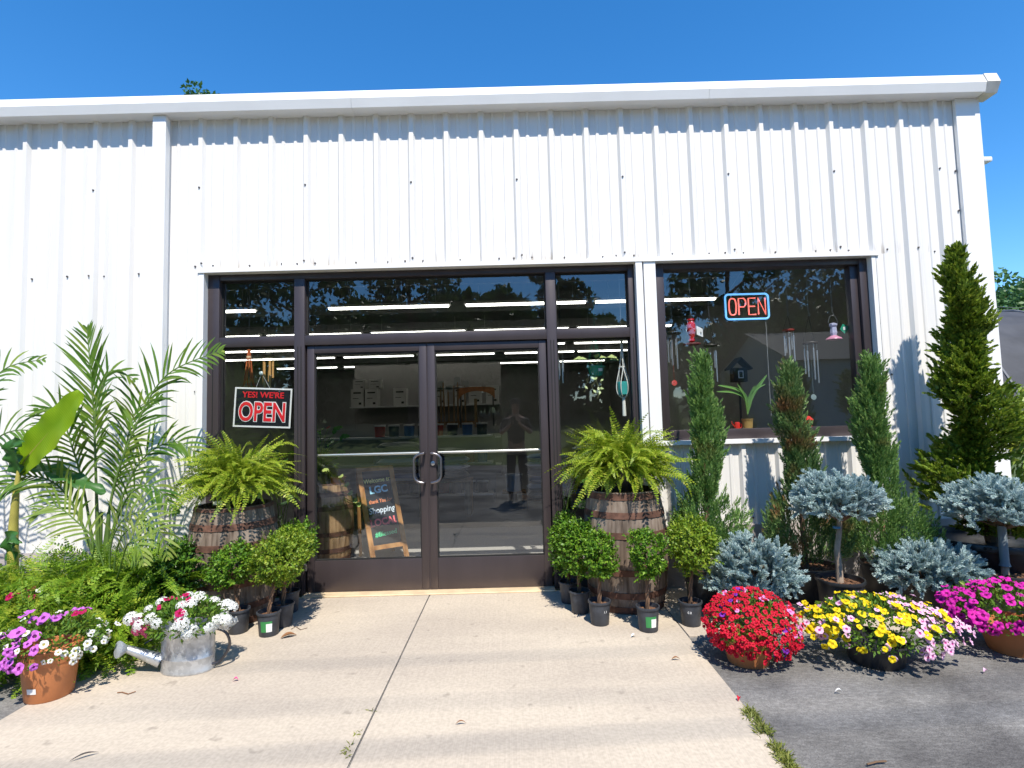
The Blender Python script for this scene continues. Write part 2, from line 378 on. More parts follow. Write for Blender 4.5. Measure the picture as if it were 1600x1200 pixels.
# ------------------------------------------------------------------ the store building
RIB0, RIBP = -2.646, .3048
def profile(x0, x1):
    bps = {x0: None, x1: None}
    i0 = math.floor((x0-RIB0)/RIBP)-1; i1 = math.ceil((x1-RIB0)/RIBP)+1
    xs = set([x0, x1])
    for i in range(i0, i1+1):
        c = RIB0+i*RIBP
        for dx in (-.036, -.017, .017, .036, .082, .090, .110, .118, .187, .195, .215, .223):
            if x0 < c+dx < x1: xs.add(c+dx)
    def yof(x):
        q = (x-RIB0) % RIBP
        if q > RIBP/2+.12: q -= RIBP
        pts = [(-.08, 0), (-.036, 0), (-.017, .032), (.017, .032), (.036, 0), (.082, 0), (.090, .008), (.110, .008), (.118, 0), (.187, 0), (.195, .008), (.215, .008), (.223, 0), (.30, 0)]
        return -float(np.interp(q, [p[0] for p in pts], [p[1] for p in pts]))
    return [(x, yof(x)) for x in sorted(xs)]
store = thing('store_building', 'long white ribbed metal storefront with dark bronze glass doors and display window', 'building', (0, 0, 0))
def panel(x0, x1, z0, z1, mb):
    P = profile(x0, x1); n = len(P)
    mb.add([(x, y, z0) for x, y in P]+[(x, y, z1) for x, y in P], [(i, i+1, n+i+1, n+i) for i in range(n-1)])
ZE, OT, OL, OR_, WL, WR, WB, PB = 4.12, 2.735, -2.60, 1.085, 1.255, 3.105, 1.205, .50
mb = MB()
panel(-9.0, -2.67, .42, ZE, mb); panel(-2.67, 4.02, OT+.03, ZE, mb)
panel(-2.67, OL-.045, .42, OT+.03, mb)
panel(WR+.04, 4.02, PB, OT+.03, mb); panel(WL-.10, WR+.04, PB, WB-.02, mb)
obj('wall_panel', mb.mesh('wall_panel', WHITE), store)
# flat sheet directly behind the panels so that nothing leaks, and the far side wall and roof
mb = MB()
mb.box(-9, OL-.05, .004, .03, 0.0, ZE); mb.box(OL-.05, 4.12, .004, .03, OT+.02, ZE); mb.box(WR+.02, 4.12, .004, .03, 0, OT+.02); mb.box(WL-.03, WR+.02, .004, .03, 0, WB-.03)
mb.box(4.09, 4.12, .031, 18, 0, ZE-.02); mb.box(-9.03, -9.0, .004, 18, 0, ZE-.02)
mb.box(-9, 4.09, 17.97, 18.0, 0, ZE-.02)
obj('inner_wall', mb.mesh('inner_wall', mat('interior_lining', (.30, .30, .29), .8, var=.08, scale=2)), store)
mb = MB()
mb.add([(-9.2, -.10, 4.235), (4.18, -.10, 4.235), (4.18, 9, 4.75), (-9.2, 9, 4.75), (4.18, 18.1, 4.235), (-9.2, 18.1, 4.235)], [(0, 1, 2, 3), (3, 2, 4, 5)])
mb.add([(4.12, .03, 4.1), (4.12, 18, 4.1), (4.12, 18, 4.235), (4.12, 9, 4.745), (4.12, .03, 4.24)], [(0, 1, 2, 3, 4)])
obj('roof', mb.mesh('roof', mat('roof_sheet', (.55, .50, .49), .5)), store)
for a, b, hh in ((-9, OL-.05, .42), (WL-.17, 4.12, PB)):
    mb = MB(); mb.box(a, b, -.028, .003, .003, hh); obj('foundation', mb.mesh('foundation', STEM), store)
# gutter with six-sided section and end box
gp = [(-.004, 4.105), (-.136, 4.105), (-.158, 4.178), (-.124, 4.262), (-.004, 4.262)]
def extr(prof, x0, x1, mb):
    n = len(prof); mb.add([(x0, y, z) for y, z in prof]+[(x1, y, z) for y, z in prof], [(i, (i+1) % n, n+(i+1) % n, n+i) for i in range(n)]+[tuple(range(n-1, -1, -1)), tuple(range(n, 2*n))])
mb = MB()
xs = [-9.2, -4.35, -1.3, 1.75, 4.112]
for a, b in zip(xs[:-1], xs[1:]): extr(gp, a, b-.002, mb)
gut = obj('gutter', mb.mesh('gutter', TRIMW), store)
mb = MB(); extr([(.02, 4.100), (-.122, 4.100), (-.166, 4.178), (-.132, 4.268), (.02, 4.268)], 4.113, 4.222, mb)
obj('end_cap', mb.mesh('end_cap', mat('dirty_white_trim', (.66, .62, .56), .6, var=.2, scale=9)), gut)
# corner trim (hat section), downspout, opening trims
mb = MB(); mb.box(3.925, 4.135, -.040, -.004, PB-.03, 4.104, bev=.004); mb.box(4.121, 4.135, -.0035, .25, PB-.03, 4.104)
obj('corner_trim', mb.mesh('corner_trim', TRIMW), store)
p0 = at(247, 300, -.09)
mb = MB(); mb.box(-3.02, -2.905, -.100, -.034, .02, 4.104, bev=.006)
obj('downspout', mb.mesh('downspout', TRIMW), store)
mb = MB()
mb.box(OL-.05, WR+.06, -.046, .05, OT, OT+.032)                       # head trim over both openings
mb.box(OL-.045, OL, -.036, .05, .02, OT-.0005)
mb.box(OR_, WL-.115, -.040, .05, .02, OT-.0005); mb.box(WL-.115, WL-.04, -.0035, .05, .5, WB-.03); mb.box(WL-.100, WL, -.034, .05, WB, OT-.0005); mb.box(WL-.112, WL-.103, -.008, .05, .02, OT-.0005)
mb.box(WR, WR+.035, -.034, .05, WB, OT-.0005)
mb.box(WL-.10, WR+.05, -.062, .05, WB-.035, WB-.0005)                 # sill flashing
obj('opening_trim', mb.mesh('opening_trim', TRIMW), store)
# screws
sm = MB(); sm.lathe([(.0085, 0), (.0085, -.004), (.0055, -.006), (.0055, -.010), (.0001, -.010)], 8); sm.v = [(x, z, y) for x, y, z in sm.v]
SCREW = sm.mesh('screw', mat('screw_head', (.11, .10, .10), .5, .6))
def screw(x, z, y=0.0): obj('screw', SCREW, store, (x, y, z))
for i in range(-18, 23, 3):
    x = RIB0+i*RIBP-.004
    if x < -3.1 or -2.7 < x < 4: screw(x+.0, 3.487, -.032)
for i in range(0, 22):
    x = RIB0+i*RIBP+.10+rng.uniform(-.03, .03)
    if x < 3.9: screw(x, OT+.065+rng.uniform(-.006, .006), -.003 if True else 0)
    if i % 3 == 0 and x < 3.6: screw(x-.085, OT+.085, -.032); screw(x-.155, OT+.068, 0)
for u, v in ((50, 436), (105, 432), (139, 431), (146, 431), (163, 432), (205, 450), (217, 428), (146, 286), (146, 300), (201, 435), (1497, 204), (1493, 267), (1498, 329), (1377, 505), (1384, 576), (1393, 585), (1425, 393), (1460, 393), (1472, 393), (1550, 393), (228, 612), (305, 612), (146, 520)):
    q = at(u, v, -.005)
    if q[0] < 3.93: screw(q[0], q[2], -.004)
for i in range(13, 19):
    x = RIB0+i*RIBP
    screw(x+.06, PB+.05, 0); screw(x-.06, PB+.05, 0)
# bronze storefront framing
FY0, FY1, GY = .028, .140, .088
mb = MB()
def bar(x0, x1, z0, z1, y0=FY0, y1=FY1): mb.box(x0, x1, y0, y1, z0, z1, bev=.003)
M1a, M1b, M2a, M2b = -1.855, -1.765, .316, .400
ZT = OT-.004; HB, HT = 2.100, 2.185
bar(OL+.002, -2.50, .004, ZT); bar(1.03, OR_-.002, .004, ZT)
bar(M1a, M1b, .004, ZT-.05); bar(M2a, M2b, .004, ZT-.05)
bar(-2.4995, 1.0295, ZT-.05, ZT, FY0+.006, FY1-.002)
bar(-2.4995, M1a-.0005, HB, HT, FY0+.002, FY1-.003); bar(M1b+.0005, M2a-.0005, HB, HT, FY0+.002, FY1-.003); bar(M2b+.0005, 1.0295, HB, HT, FY0+.002, FY1-.003)
bar(-2.4995, M1a-.0005, .004, .12, FY0+.004, FY1-.003); bar(M2b+.0005, 1.0295, .004, .12, FY0+.004, FY1-.003)
mb.box(-.7265, -.7175, .053, .099, .02, 2.09); mb.box(M1b+.0005, M1b+.02, .0965, .135, .02, HB); mb.box(M2a-.02, M2a-.0005, .0965, .135, .02, HB)
sf = obj('storefront_frame', mb.mesh('storefront_frame', BRONZE, True), store)
# flutes down the mullions
for x in (M1a+.032, M1a+.060, M2a+.030, M2a+.056, 1.055, -2.55): 
    mb = MB(); mb.box(x-.004, x+.004, FY0-.0015, FY0+.01, .01, HB-.01); obj('mullion_groove', mb.mesh('mullion_groove', GASKET), sf)
def pane(x0, x1, z0, z1, par, y=GY, name='pane'):
    mb = MB(); mb.add([(x0, y, z0), (x1, y, z0), (x1, y, z1), (x0, y, z1)], [(0, 1, 2, 3)])
    return obj(name, mb.mesh(name, GLASS), par)
pane(-2.502, M1a+.002, HT-.002, ZT-.048, sf, name='transom_pane'); pane(M1b-.002, M2a+.002, HT-.002, ZT-.048, sf, name='transom_pane'); pane(M2b-.002, 1.032, HT-.002, ZT-.048, sf, name='transom_pane')
pane(-2.502, M1a+.002, .118, HB+.002, sf, name='sidelight_pane'); pane(M2b-.002, 1.032, .118, HB+.002, sf, name='sidelight_pane')
mb = MB()
for (x0, x1, z0, z1) in ((-2.50, M1a, HT, ZT-.05), (M1b, M2a, HT, ZT-.05), (M2b, 1.03, HT, ZT-.05), (-2.50, M1a, .12, HB), (M2b, 1.03, .12, HB)):
    g = .012
    mb.box(x0, x0+g, GY-.012, GY+.012, z0, z1); mb.box(x1-g, x1, GY-.012, GY+.012, z0, z1); mb.box(x0+g, x1-g, GY-.0118, GY+.0118, z0, z0+g); mb.box(x0+g, x1-g, GY-.0118, GY+.0118, z1-g, z1)
obj('gasket', mb.mesh('gasket', GASKET), sf)
# doors
def door(x0, x1, side):
    mb = MB(); y0, y1 = .050, .095; st = .062
    mb.box(x0, x0+st, y0, y1, .018, 2.092, bev=.003); mb.box(x1-st, x1, y0, y1, .018, 2.092, bev=.003)
    mb.box(x0+st+.0005, x1-st-.0005, y0+.001, y1-.001, .018, .275, bev=.003); mb.box(x0+st+.0005, x1-st-.0005, y0+.001, y1-.001, 2.03, 2.092, bev=.003)
    d = obj('door', mb.mesh('door', BRONZE, True), store)
    pane(x0+st-.002, x1-st+.002, .273, 2.032, d, .074, 'door_glass')
    mb = MB(); a, b, z0, z1, g = x0+st, x1-st, .275, 2.03, .010
    mb.box(a, a+g, .060, .088, z0, z1); mb.box(b-g, b, .060, .088, z0, z1); mb.box(a+g, b-g, .0602, .0878, z0, z0+g); mb.box(a+g, b-g, .0602, .0878, z1-g, z1)
    obj('glass_stop', mb.mesh('glass_stop', GASKET), d)
    s = 1 if side == 'L' else -1; xs = (x1-st*.45) if s == 1 else (x0+st*.45)
    mb = MB(); z0, z1 = .905, 1.155; off = -.085*s
    pts = [(xs, y0+.004, z1), (xs, y0-.045, z1-.003)]
    for t in np.linspace(0, 1, 6): pts.append((xs+off*math.sin(t*math.pi/2)*.95, y0-.060, z1-.003-.055*(1-math.cos(t*math.pi/2))*1.0))
    for t in np.linspace(0, 1, 6): pts.append((xs+off*math.cos(t*math.pi/2)*.95, y0-.060, z0+.003+.055*(1-math.sin(t*math.pi/2))))
    pts += [(xs, y0-.045, z0+.003), (xs, y0+.004, z0)]
    mb.tube(pts, .011, 10)
    obj('pull_handle', mb.mesh('pull_handle', mat('handle_steel', (.22, .21, .22), .3, .9), True), d)
    mb = MB(); mb.tube([(x0+.02, y1+.05, 1.150), (x1-.02, y1+.05, 1.150)], .012, 10); mb.box(x0+.015, x0+.045, y1+.0005, y1+.045, 1.135, 1.165); mb.box(x1-.045, x1-.015, y1+.0005, y1+.045, 1.135, 1.165)
    obj('push_bar', mb.mesh('push_bar', mat('anodised_bar', (.72, .72, .72), .3, .8), True), d)
    if side == 'R':
        mb = MB(); mb.lathe([(.018, 0), (.018, .012), (.012, .014), (.0001, .014)], 16); mb.v = [(x0+.034+x, y0-z, 1.065+y) for x, y, z in mb.v]
        obj('lock', mb.mesh('lock', STEEL, True), d)
    mb = MB(); xh = x0-.010 if side == 'L' else x1+.010
    mb.box(xh-.012, xh+.012, FY0-.004, FY0+.03, .20, .26, bev=.004)
    obj('hinge', mb.mesh('hinge', STEEL), d)
door(-1.752, -.727, 'L'); door(-.717, .304, 'R')
mb = MB(); mb.box(M1b, M2a, -.055, .13, .0045, .016, bev=.004)
obj('threshold', mb.mesh('threshold', mat('brass_threshold', (.80, .62, .40), .4, .25, var=.15, scale=10), False), store)
# display window
mb = MB()
bar(WL+.002, WL+.085, WB+.002, ZT); bar(WR-.070, WR-.002, WB+.002, ZT)
bar(WL+.0855, WR-.0705, ZT-.05, ZT, FY0+.004, FY1-.002); bar(WL+.0855, WR-.0705, WB+.002, WB+.085, FY0+.004, FY1-.002)
bar(WR-.135, WR-.0705, WB+.086, ZT-.0505, .06, FY1-.004)
wf = obj('window_frame', mb.mesh('window_frame', BRONZE, True), store)
pane(WL+.083, WR-.134, WB+.083, ZT-.048, wf, .1)
mb = MB(); mb.box(WL+.03, WR-.04, .142, .40, WB+.035, WB+.070, bev=.004)
obj('sill', mb.mesh('sill', mat('interior_sill', (.20, .18, .17), .6)), wf)
# interior
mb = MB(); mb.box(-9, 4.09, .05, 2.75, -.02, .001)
obj('entrance_floor', mb.mesh('entrance_floor', mat('carpet_pad_reflection', (.36, .345, .33), .9, var=.12, scale=40)), store)  # grey carpet, its pale tone and depth painting in the outdoor pad's reflection
mb = MB(); mb.box(-9, 4.09, 2.752, 17.97, -.02, .001)
obj('interior_floor', mb.mesh('interior_floor', mat('sealed_floor', (.075, .075, .078), .3, var=.2, scale=4)), store)
mb = MB(); mb.box(-9, 4.09, .031, 17.97, 3.72, 3.74)
for k in range(8): mb.box(-9, 4.09, 1.5+k*2.1, 1.58+k*2.1, 3.52, 3.719)
obj('ceiling', mb.mesh('ceiling', mat('ceiling_sheet', (.22, .22, .22), .7)), store)
# little flood lamp on the gable wall
mb = MB(); mb.box(4.137, 4.155, .06, .14, 3.55, 3.63, bev=.004); mb.tube([(4.155, .10, 3.59), (4.22, .10, 3.60)], .012, 8); mb.box(4.205, 4.295, .05, .15, 3.58, 3.625, bev=.012)
lamp = thing('wall_lamp', 'small white flood lamp on the right corner of the white wall', 'lamp', (4.14, .24, 3.55))
o = obj('lamp_body', mb.mesh('lamp_body', TRIMW, True), lamp); o.location = (-4.14, -.24, -3.55)

# ------------------------------------------------------------------ fluorescent strips under the ceiling
LIGHTS = []
rows = [(4.55, 3.40, [-5.35, -3.09+1.04, -.74+1.02, 1.49+1.0]), (7.17, 3.40, [-6.5, -4.28, -2.0, .25, 2.5]), (9.55, 3.40, [-6.5, -4.2, -1.9, .4, 2.7]), (11.3, 3.40, [-8, -6.2, -3.88, -1.5, .85, 3.0]), (14.0, 3.4, [-7, -4.7, -2.4, -.1, 2.2])]
tubeM = MB(); tubeM.box(-1.02, 1.02, -.042, .042, -.032, 0.0, bev=.01); TUBEME = tubeM.mesh('diffuser', TUBE)
houM = MB(); houM.box(-1.05, 1.05, -.075, .075, .0005, .04); houM.tube([(-.8, 0, .04), (-.8, 0, .32)], .004, 6); houM.tube([(.8, 0, .04), (.8, 0, .32)], .004, 6)
HOUME = houM.mesh('housing', mat('lamp_housing', (.6, .6, .58), .5))
rown = ['first row behind the glass', 'second row', 'third row', 'fourth row', 'last row at the back']
for k, (y, z, xs) in enumerate(rows):
    for j, x in enumerate(xs):
        pos = 'leftmost' if j == 0 else 'rightmost' if j == len(xs)-1 else ('second from left' if j == 1 else 'third from left' if j == 2 else 'fourth from left' if j == 3 else 'fifth from left')
        t = thing('fluorescent_light', f'glowing white ceiling strip light, {rown[k]}, {pos}', 'ceiling light', (x, y, z), 0, 'fluorescent strip lights on the store ceiling')
        obj('diffuser', TUBEME, t); obj('housing', HOUME, t)
# ------------------------------------------------------------------ plant makers
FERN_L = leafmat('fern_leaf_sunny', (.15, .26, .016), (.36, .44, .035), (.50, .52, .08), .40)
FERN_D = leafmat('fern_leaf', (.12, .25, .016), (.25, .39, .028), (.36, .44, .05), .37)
BOX_L = leafmat('boxwood_leaf', (.055, .16, .012), (.16, .30, .02), (.26, .38, .04), .30)
BOX_Y = leafmat('boxwood_young_leaf', (.11, .22, .015), (.27, .36, .03), (.36, .42, .05), .34)
BOX_D = leafmat('glossy_dark_leaf', (.03, .09, .010), (.09, .20, .02), (.14, .26, .04), .22, rough=.3)
CYP = leafmat('cypress_foliage', (.10, .21, .05), (.22, .37, .10), (.33, .46, .15), .28, patch=(.24, .14, .055), pscale=3.0)
CYP2 = leafmat('browned_cypress_foliage', (.09, .18, .055), (.18, .29, .095), (.28, .36, .13), .26, patch=(.25, .14, .06), pscale=4.0, pth=.52)
ARB = leafmat('arborvitae_foliage', (.10, .175, .016), (.225, .305, .03), (.40, .44, .06), .30)
SPR = leafmat('blue_spruce_needle', (.29, .40, .40), (.46, .57, .56), (.58, .68, .66), .25, rough=.6)
PALM = leafmat('palm_leaf', (.055, .14, .014), (.13, .23, .028), (.24, .31, .05), .30, rough=.38)
PALMY = leafmat('areca_leaf', (.15, .25, .03), (.26, .34, .07), (.34, .38, .09), .35, rough=.38)
BANANA = leafmat('banana_leaf', (.20, .34, .015), (.20, .34, .015), None, .5, rough=.35)
def veined():
    m = BANANA; n = m.node_tree.nodes; l = m.node_tree.links; b = n['Principled BSDF']
    tc = n.new('ShaderNodeTexCoord'); mp = n.new('ShaderNodeMapping'); mp.inputs['Rotation'].default_value = (0, R(38), 0); l.new(tc.outputs['Object'], mp.inputs[0])
    wv = n.new('ShaderNodeTexWave'); wv.inputs['Scale'].default_value = 24; wv.inputs['Distortion'].default_value = 1.2; wv.inputs['Detail'].default_value = 3; l.new(mp.outputs[0], wv.inputs['Vector'])
    ns = n.new('ShaderNodeTexNoise'); ns.inputs['Scale'].default_value = 5; l.new(tc.outputs['Object'], ns.inputs['Vector'])
    ad = n.new('ShaderNodeMath'); ad.operation = 'MULTIPLY_ADD'; ad.inputs[1].default_value = .06; l.new(wv.outputs['Fac'], ad.inputs[0]); l.new(ns.outputs[0], ad.inputs[2])
    cr = n.new('ShaderNodeValToRGB'); e = cr.color_ramp.elements; e[0].position = .30; e[0].color = (.22, .40, .012, 1); e[1].position = .85; e[1].color = (.42, .58, .03, 1); l.new(ad.outputs[0], cr.inputs[0])
    l.new(cr.outputs[0], b.inputs['Base Color'])
    for q in n:
        if q.type == 'BSDF_TRANSLUCENT': l.new(cr.outputs[0], q.inputs[0])
    bp = n.new('ShaderNodeBump'); bp.inputs['Strength'].default_value = .25; bp.inputs['Distance'].default_value = .006; l.new(wv.outputs['Fac'], bp.inputs['Height']); l.new(bp.outputs[0], b.inputs['Normal'])
veined()
BANG = leafmat('banana_young_leaf', (.05, .15, .03), (.05, .15, .03), None, .3, rough=.4)
BIGLEAF = leafmat('big_glossy_leaf', (.05, .17, .02), (.12, .30, .03), None, .35, rough=.25, spec=.5)
PETLEAF = leafmat('petunia_leaf', (.07, .17, .02), (.16, .28, .03), (.24, .34, .05), .3)
STALK = mat('green_stalk', (.10, .17, .035), .5, var=.2, scale=10)
YSTALK = mat('yellow_stalk', (.38, .33, .07), .5, var=.2, scale=8)
TWIG = mat('twig', (.14, .085, .05), .9)

def curve_pts(o, az, e0, e1, L, n, bend=1.0):
    """points and tangents of an arching stalk that leaves at elevation e0 and ends at elevation e1"""
    t = np.linspace(0, 1, n); el = e0+(e1-e0)*t**bend
    T = np.stack([np.cos(el)*math.cos(az), np.cos(el)*math.sin(az), np.sin(el)], 1)
    P = np.zeros((n, 3)); P[1:] = np.cumsum((T[:-1]+T[1:])/2*(L/(n-1)), 0); return P+np.asarray(o), T
def frond_mesh(fr, pairs=24, pl=.055, w=.26, start=.12, lift=.15):
    """fern fronds: list of (origin, azimuth, e0, e1, length); returns V,F"""
    out = []
    for (o, az, e0, e1, L) in fr:
        P, T = curve_pts(o, az, e0, e1, L, pairs+1, rng.uniform(.7, 1.5)); P = P+np.array([-math.sin(az), math.cos(az), 0])*(np.linspace(0, 1, pairs+1)**2*rng.normal()*L*.22)[:, None]
        tt = np.linspace(0, 1, pairs+1); k = tt > start
        side = np.array([-math.sin(az), math.cos(az), 0.0]); roll = rng.normal()*.6
        nrm = np.cross(side, T); nrm = unit(nrm)
        side2 = unit(side*math.cos(roll)+nrm*math.sin(roll)); n2 = unit(np.cross(T, side2)*-1)
        q = (tt-start)/(1-start); prof = np.clip(np.minimum(q*6+.35, 1)*(1-np.clip(q, 0, 1)**2.2*.88), .05, 1)
        sc = L/.5
        for s in (1, -1):
            d = s*side2*.93+T*.34+n2*lift+rng.normal(size=P.shape)*.10
            out.append(leaves(P[k], d[k], n2[k], pl*sc**.6*prof[k]*rng.uniform(.85, 1.1, k.sum()), pl*w*sc**.5, droop=.18))
        # rachis
        V = np.stack([P+side2*.0016, P-side2*.0016], 1).reshape(-1, 3); i = np.arange(pairs)[:, None]*2
        out.append((V, np.concatenate([i, i+1, i+3, i+2], 1)))
    return cat_mesh(out)
def fern(name, label, loc, mat_, n=70, L=(.34, .52), pot=None, droop=(-.9, -1.3), up=(.5, 1.45), group=None, azr=None, spread=.05, squash=1.0, pl=.056, cat='fern'):
    t = thing(name, label, cat, loc, 0, group); z0 = 0.0
    if pot:
        r, h, m = pot; mb = MB(); mb.lathe([(r*.74, 0), (r*.94, h*.86), (r*1.04, h*.87), (r*1.05, h), (r*.96, h), (r*.93, h-.03)], 28, cap0=True)
        mb.lathe([(r*.93, h-.03), (.001, h-.025)], 28)
        obj('pot', mb.mesh('pot', m, True), t); z0 = h-.02
    fr = []
    for i in range(n):
        az = 2*math.pi*(i*.618034 % 1)+rng.normal()*.15
        if azr: az = rng.uniform(*azr)
        k = (i+.5)/n; e0 = up[1]+(up[0]-up[1])*k**.8+rng.normal()*.12
        e1 = e0+rng.uniform(min(droop), max(droop))*(.6+.55*k)
        if i % 9 < 5:
            # fronds that have already arched out: they start inside the mound and point every way
            q = rng.uniform(.10, .62)*L[1]; ee = rng.uniform(-.15, 1.2); a2 = az+rng.normal()*.55
            fr.append(((q*math.cos(ee)*math.cos(az), q*math.cos(ee)*math.sin(az), z0+q*math.sin(ee)*.85), a2, ee*.6+rng.normal()*.3, ee*.6-rng.uniform(.7, 1.6), rng.uniform(.16, .30)))
        else: fr.append(((spread*math.cos(az)*k, spread*math.sin(az)*k, z0), az, e0, e1, rng.uniform(*L)))
    V, F = frond_mesh(fr, pl=pl)
    obj('fronds', npmesh('fronds', V, F, mat_), t); return t

def smooth_path(pts, n):
    pts = np.asarray(pts, float); k = len(pts); d = np.r_[0, np.cumsum(np.linalg.norm(np.diff(pts, axis=0), axis=1))]; d /= d[-1]
    # Catmull-Rom through the points
    t = np.linspace(0, 1, n); out = []
    for x in t:
        i = min(max(np.searchsorted(d, x)-1, 0), k-2); a = (x-d[i])/(d[i+1]-d[i])
        p0 = pts[max(i-1, 0)]; p1 = pts[i]; p2 = pts[i+1]; p3 = pts[min(i+2, k-1)]
        out.append(.5*((2*p1)+(-p0+p2)*a+(2*p0-5*p1+4*p2-p3)*a*a+(-p0+3*p1-3*p2+p3)*a**3))
    return np.array(out)
def palm_frond(parent, pts, origin, m, ll=.30, lw=.022, pairs=34, start=.25, droop=.7, vee=.35, ang=.75, stalkr=.010, plane=None, fan=0.0):
    P = smooth_path(pts, pairs+1)-np.asarray(origin); T = unit(np.gradient(P, axis=0)); tt = np.linspace(0, 1, pairs+1); k = tt > start
    if plane is None: ref = np.array([0, 0, 1.0])
    else: ref = np.asarray(plane, float)
    side = np.cross(T, ref); bad = np.linalg.norm(side, axis=1) < .25
    side[bad] = np.array([1, 0, 0]); side = unit(side); n = unit(np.cross(side, T))
    q = np.clip((tt-start)/(1-start), 0, 1); prof = np.clip(np.sin(np.pi*(q*.82+.16))**.7, .15, 1)
    parts = []
    for s in (1, -1):
        d = s*side*math.sin(ang)+T*(math.cos(ang)+q[:, None]*.45)+n*vee+rng.normal(size=P.shape)*.07
        nn = n+rng.normal(size=P.shape)*.25
        parts.append(strip_leaves(P[k], d[k], nn[k], ll*prof[k]*rng.uniform(.85, 1.12, k.sum()), lw, droop*rng.uniform(.5, 1.5, k.sum()), 4))
    V, F = cat_mesh(parts)
    o = obj('leaflets', npmesh('leaflets', V, F, m), parent)
    mb = MB(); mb.tube(P, np.linspace(stalkr, .003, len(P)), 6); obj('leaf_stalk', mb.mesh('leaf_stalk', STALK, True), parent)
def blade(parent, pts, width, up_, m, origin, name='leaf', wav=.02, nu=26, nv=10, fold=.18, tear=0.0):
    """broad leaf along a curved midrib"""
    P = smooth_path(pts, nu)-np.asarray(origin); T = unit(np.gradient(P, axis=0)); side = unit(np.cross(T, np.asarray(up_, float))); n = unit(np.cross(side, T))
    V = []; t = np.linspace(0, 1, nu); pr = np.clip(np.sin(np.pi*np.clip(t*.96+.02, 0, 1))**.55, .02, 1)*(1-.25*t)
    for i in range(nu):
        for j in range(nv+1):
            a = (j/nv-.5)*2; w = width/2*pr[i]
            V.append(P[i]+side[i]*a*w+n[i]*(abs(a)*w*fold+wav*math.sin(t[i]*26+a*2.2+(3 if a > 0 else 0))*abs(a)**2))
    F = [(i*(nv+1)+j, i*(nv+1)+j+1, (i+1)*(nv+1)+j+1, (i+1)*(nv+1)+j) for i in range(nu-1) for j in range(nv)]
    mb = MB(); mb.add(V, F); o = obj(name, mb.mesh(name, m, True), parent)
    if width > .2: mr = MB(); mr.tube(P-n*.004, np.linspace(.007, .002, nu), 6); obj('midrib', mr.mesh('midrib', YSTALK, True), o)
    return o

def pot_mesh(r, h, m, parent, taper=.80, soil=True, lip=.05, name='pot', z=0.0, handles=False):
    mb = MB(); L = h*lip+.006
    mb.lathe([(r*taper*.98, 0), (r*taper, .004), (r*.965, h-L), (r*1.03, h-L), (r*1.045, h-L*.5), (r*1.03, h), (r*.965, h), (r*.94, h-.035)], 40, c=(0, 0, z), cap0=True)
    if handles:
        for s in (-1, 1): mb.box(s*r*1.06-.02, s*r*1.06+.02, -.06, .06, z+h-L*1.6, z+h-L*.7, bev=.006)
    p = obj(name, mb.mesh(name, m, True), parent)
    if soil:
        mb = MB(); n = 30; V = []; rr = r*.945
        for i in range(7):
            for k in range(n): a = 2*math.pi*k/n; q = rr*(1-i/6.3); V.append((q*math.cos(a), q*math.sin(a), z+h-.035+.012*math.sin(i*2.3+k*1.7)*(i > 0)))
        F = [(i*n+k, i*n+(k+1) % n, (i+1)*n+(k+1) % n, (i+1)*n+k) for i in range(6) for k in range(n)]+[tuple(range(6*n, 7*n))]
        mb.add(V, F)
        # loose bark chips
        for _ in range(46):
            a = rng.uniform(0, 6.28); q = rr*math.sqrt(rng.uniform(0, .92)); s = rng.uniform(.006, .016)*(.6+r*2)
            c = np.array([q*math.cos(a), q*math.sin(a), z+h-.028]); d = unit(rng.normal(size=3)*[1, 1, .35]); e = unit(np.cross(d, rng.normal(size=3)))
            mb.add([c-d*s-e*s*.5, c+d*s-e*s*.5, c+d*s+e*s*.5, c-d*s+e*s*.5], [(0, 1, 2, 3)])
        obj('soil', mb.mesh('soil', SOIL), parent)
    return p

def bush_leaves(n, rx, ry, rz, zc, LL=.024, WW=.013, inner=.45, clump=26, flat=.0, upb=.55):
    """crown made of leafy shoots: shoots start inside and end at an uneven outline"""
    ns = n//9; d = rdir(ns); d[:, 2] = d[:, 2]*.95+.08; d = unit(d)
    ph = rdir(clump); bump = (d@ph.T).max(1); lob = rdir(5); rad = .74+.30*np.clip((bump-.75)*4, 0, 1)+.16*((d@lob.T).max(1)-.6)+rng.normal(size=ns)*.08+(rng.uniform(size=ns) < .05)*rng.uniform(.1, .32, ns)
    tips = d*rad[:, None]*np.array([rx, ry, rz])+np.array([0, 0, zc])
    out = []; sd = unit(d*np.array([1, 1, .8])+np.array([0, 0, upb])+rng.normal(size=(ns, 3))*.25)
    ln = min(rx, rz)*.42
    for j in range(9):
        f = j/8.0; p = tips-sd*ln*(1-f)*rng.uniform(.7, 1.2, ns)[:, None]
        a = j*2.4+rng.uniform(0, 6.28, ns); o1 = unit(np.cross(sd, [0.3, .2, .9])); o2 = np.cross(sd, o1)
        ld = sd*(.35+.5*f)+(o1*np.cos(a)[:, None]+o2*np.sin(a)[:, None])*.8+rng.normal(size=(ns, 3))*.15
        out.append(leaves(p, ld, sd+rng.normal(size=(ns, 3))*.3, LL*rng.uniform(.75, 1.15, ns), WW, droop=.1, fold=.12))
    return cat_mesh(out)
POT1 = MB(); POT1.lathe([(.060, 0), (.062, .004), (.0725, .140), (.078, .142), (.080, .150), (.078, .157), (.0715, .157), (.070, .128)], 32, cap0=True)
POT1ME = POT1.mesh('pot', GREYP, True)
SOIL1 = MB(); SOIL1.lathe([(.0702, .128), (.045, .134), (.001, .130)], 20); SOIL1ME = SOIL1.mesh('soil', SOIL)
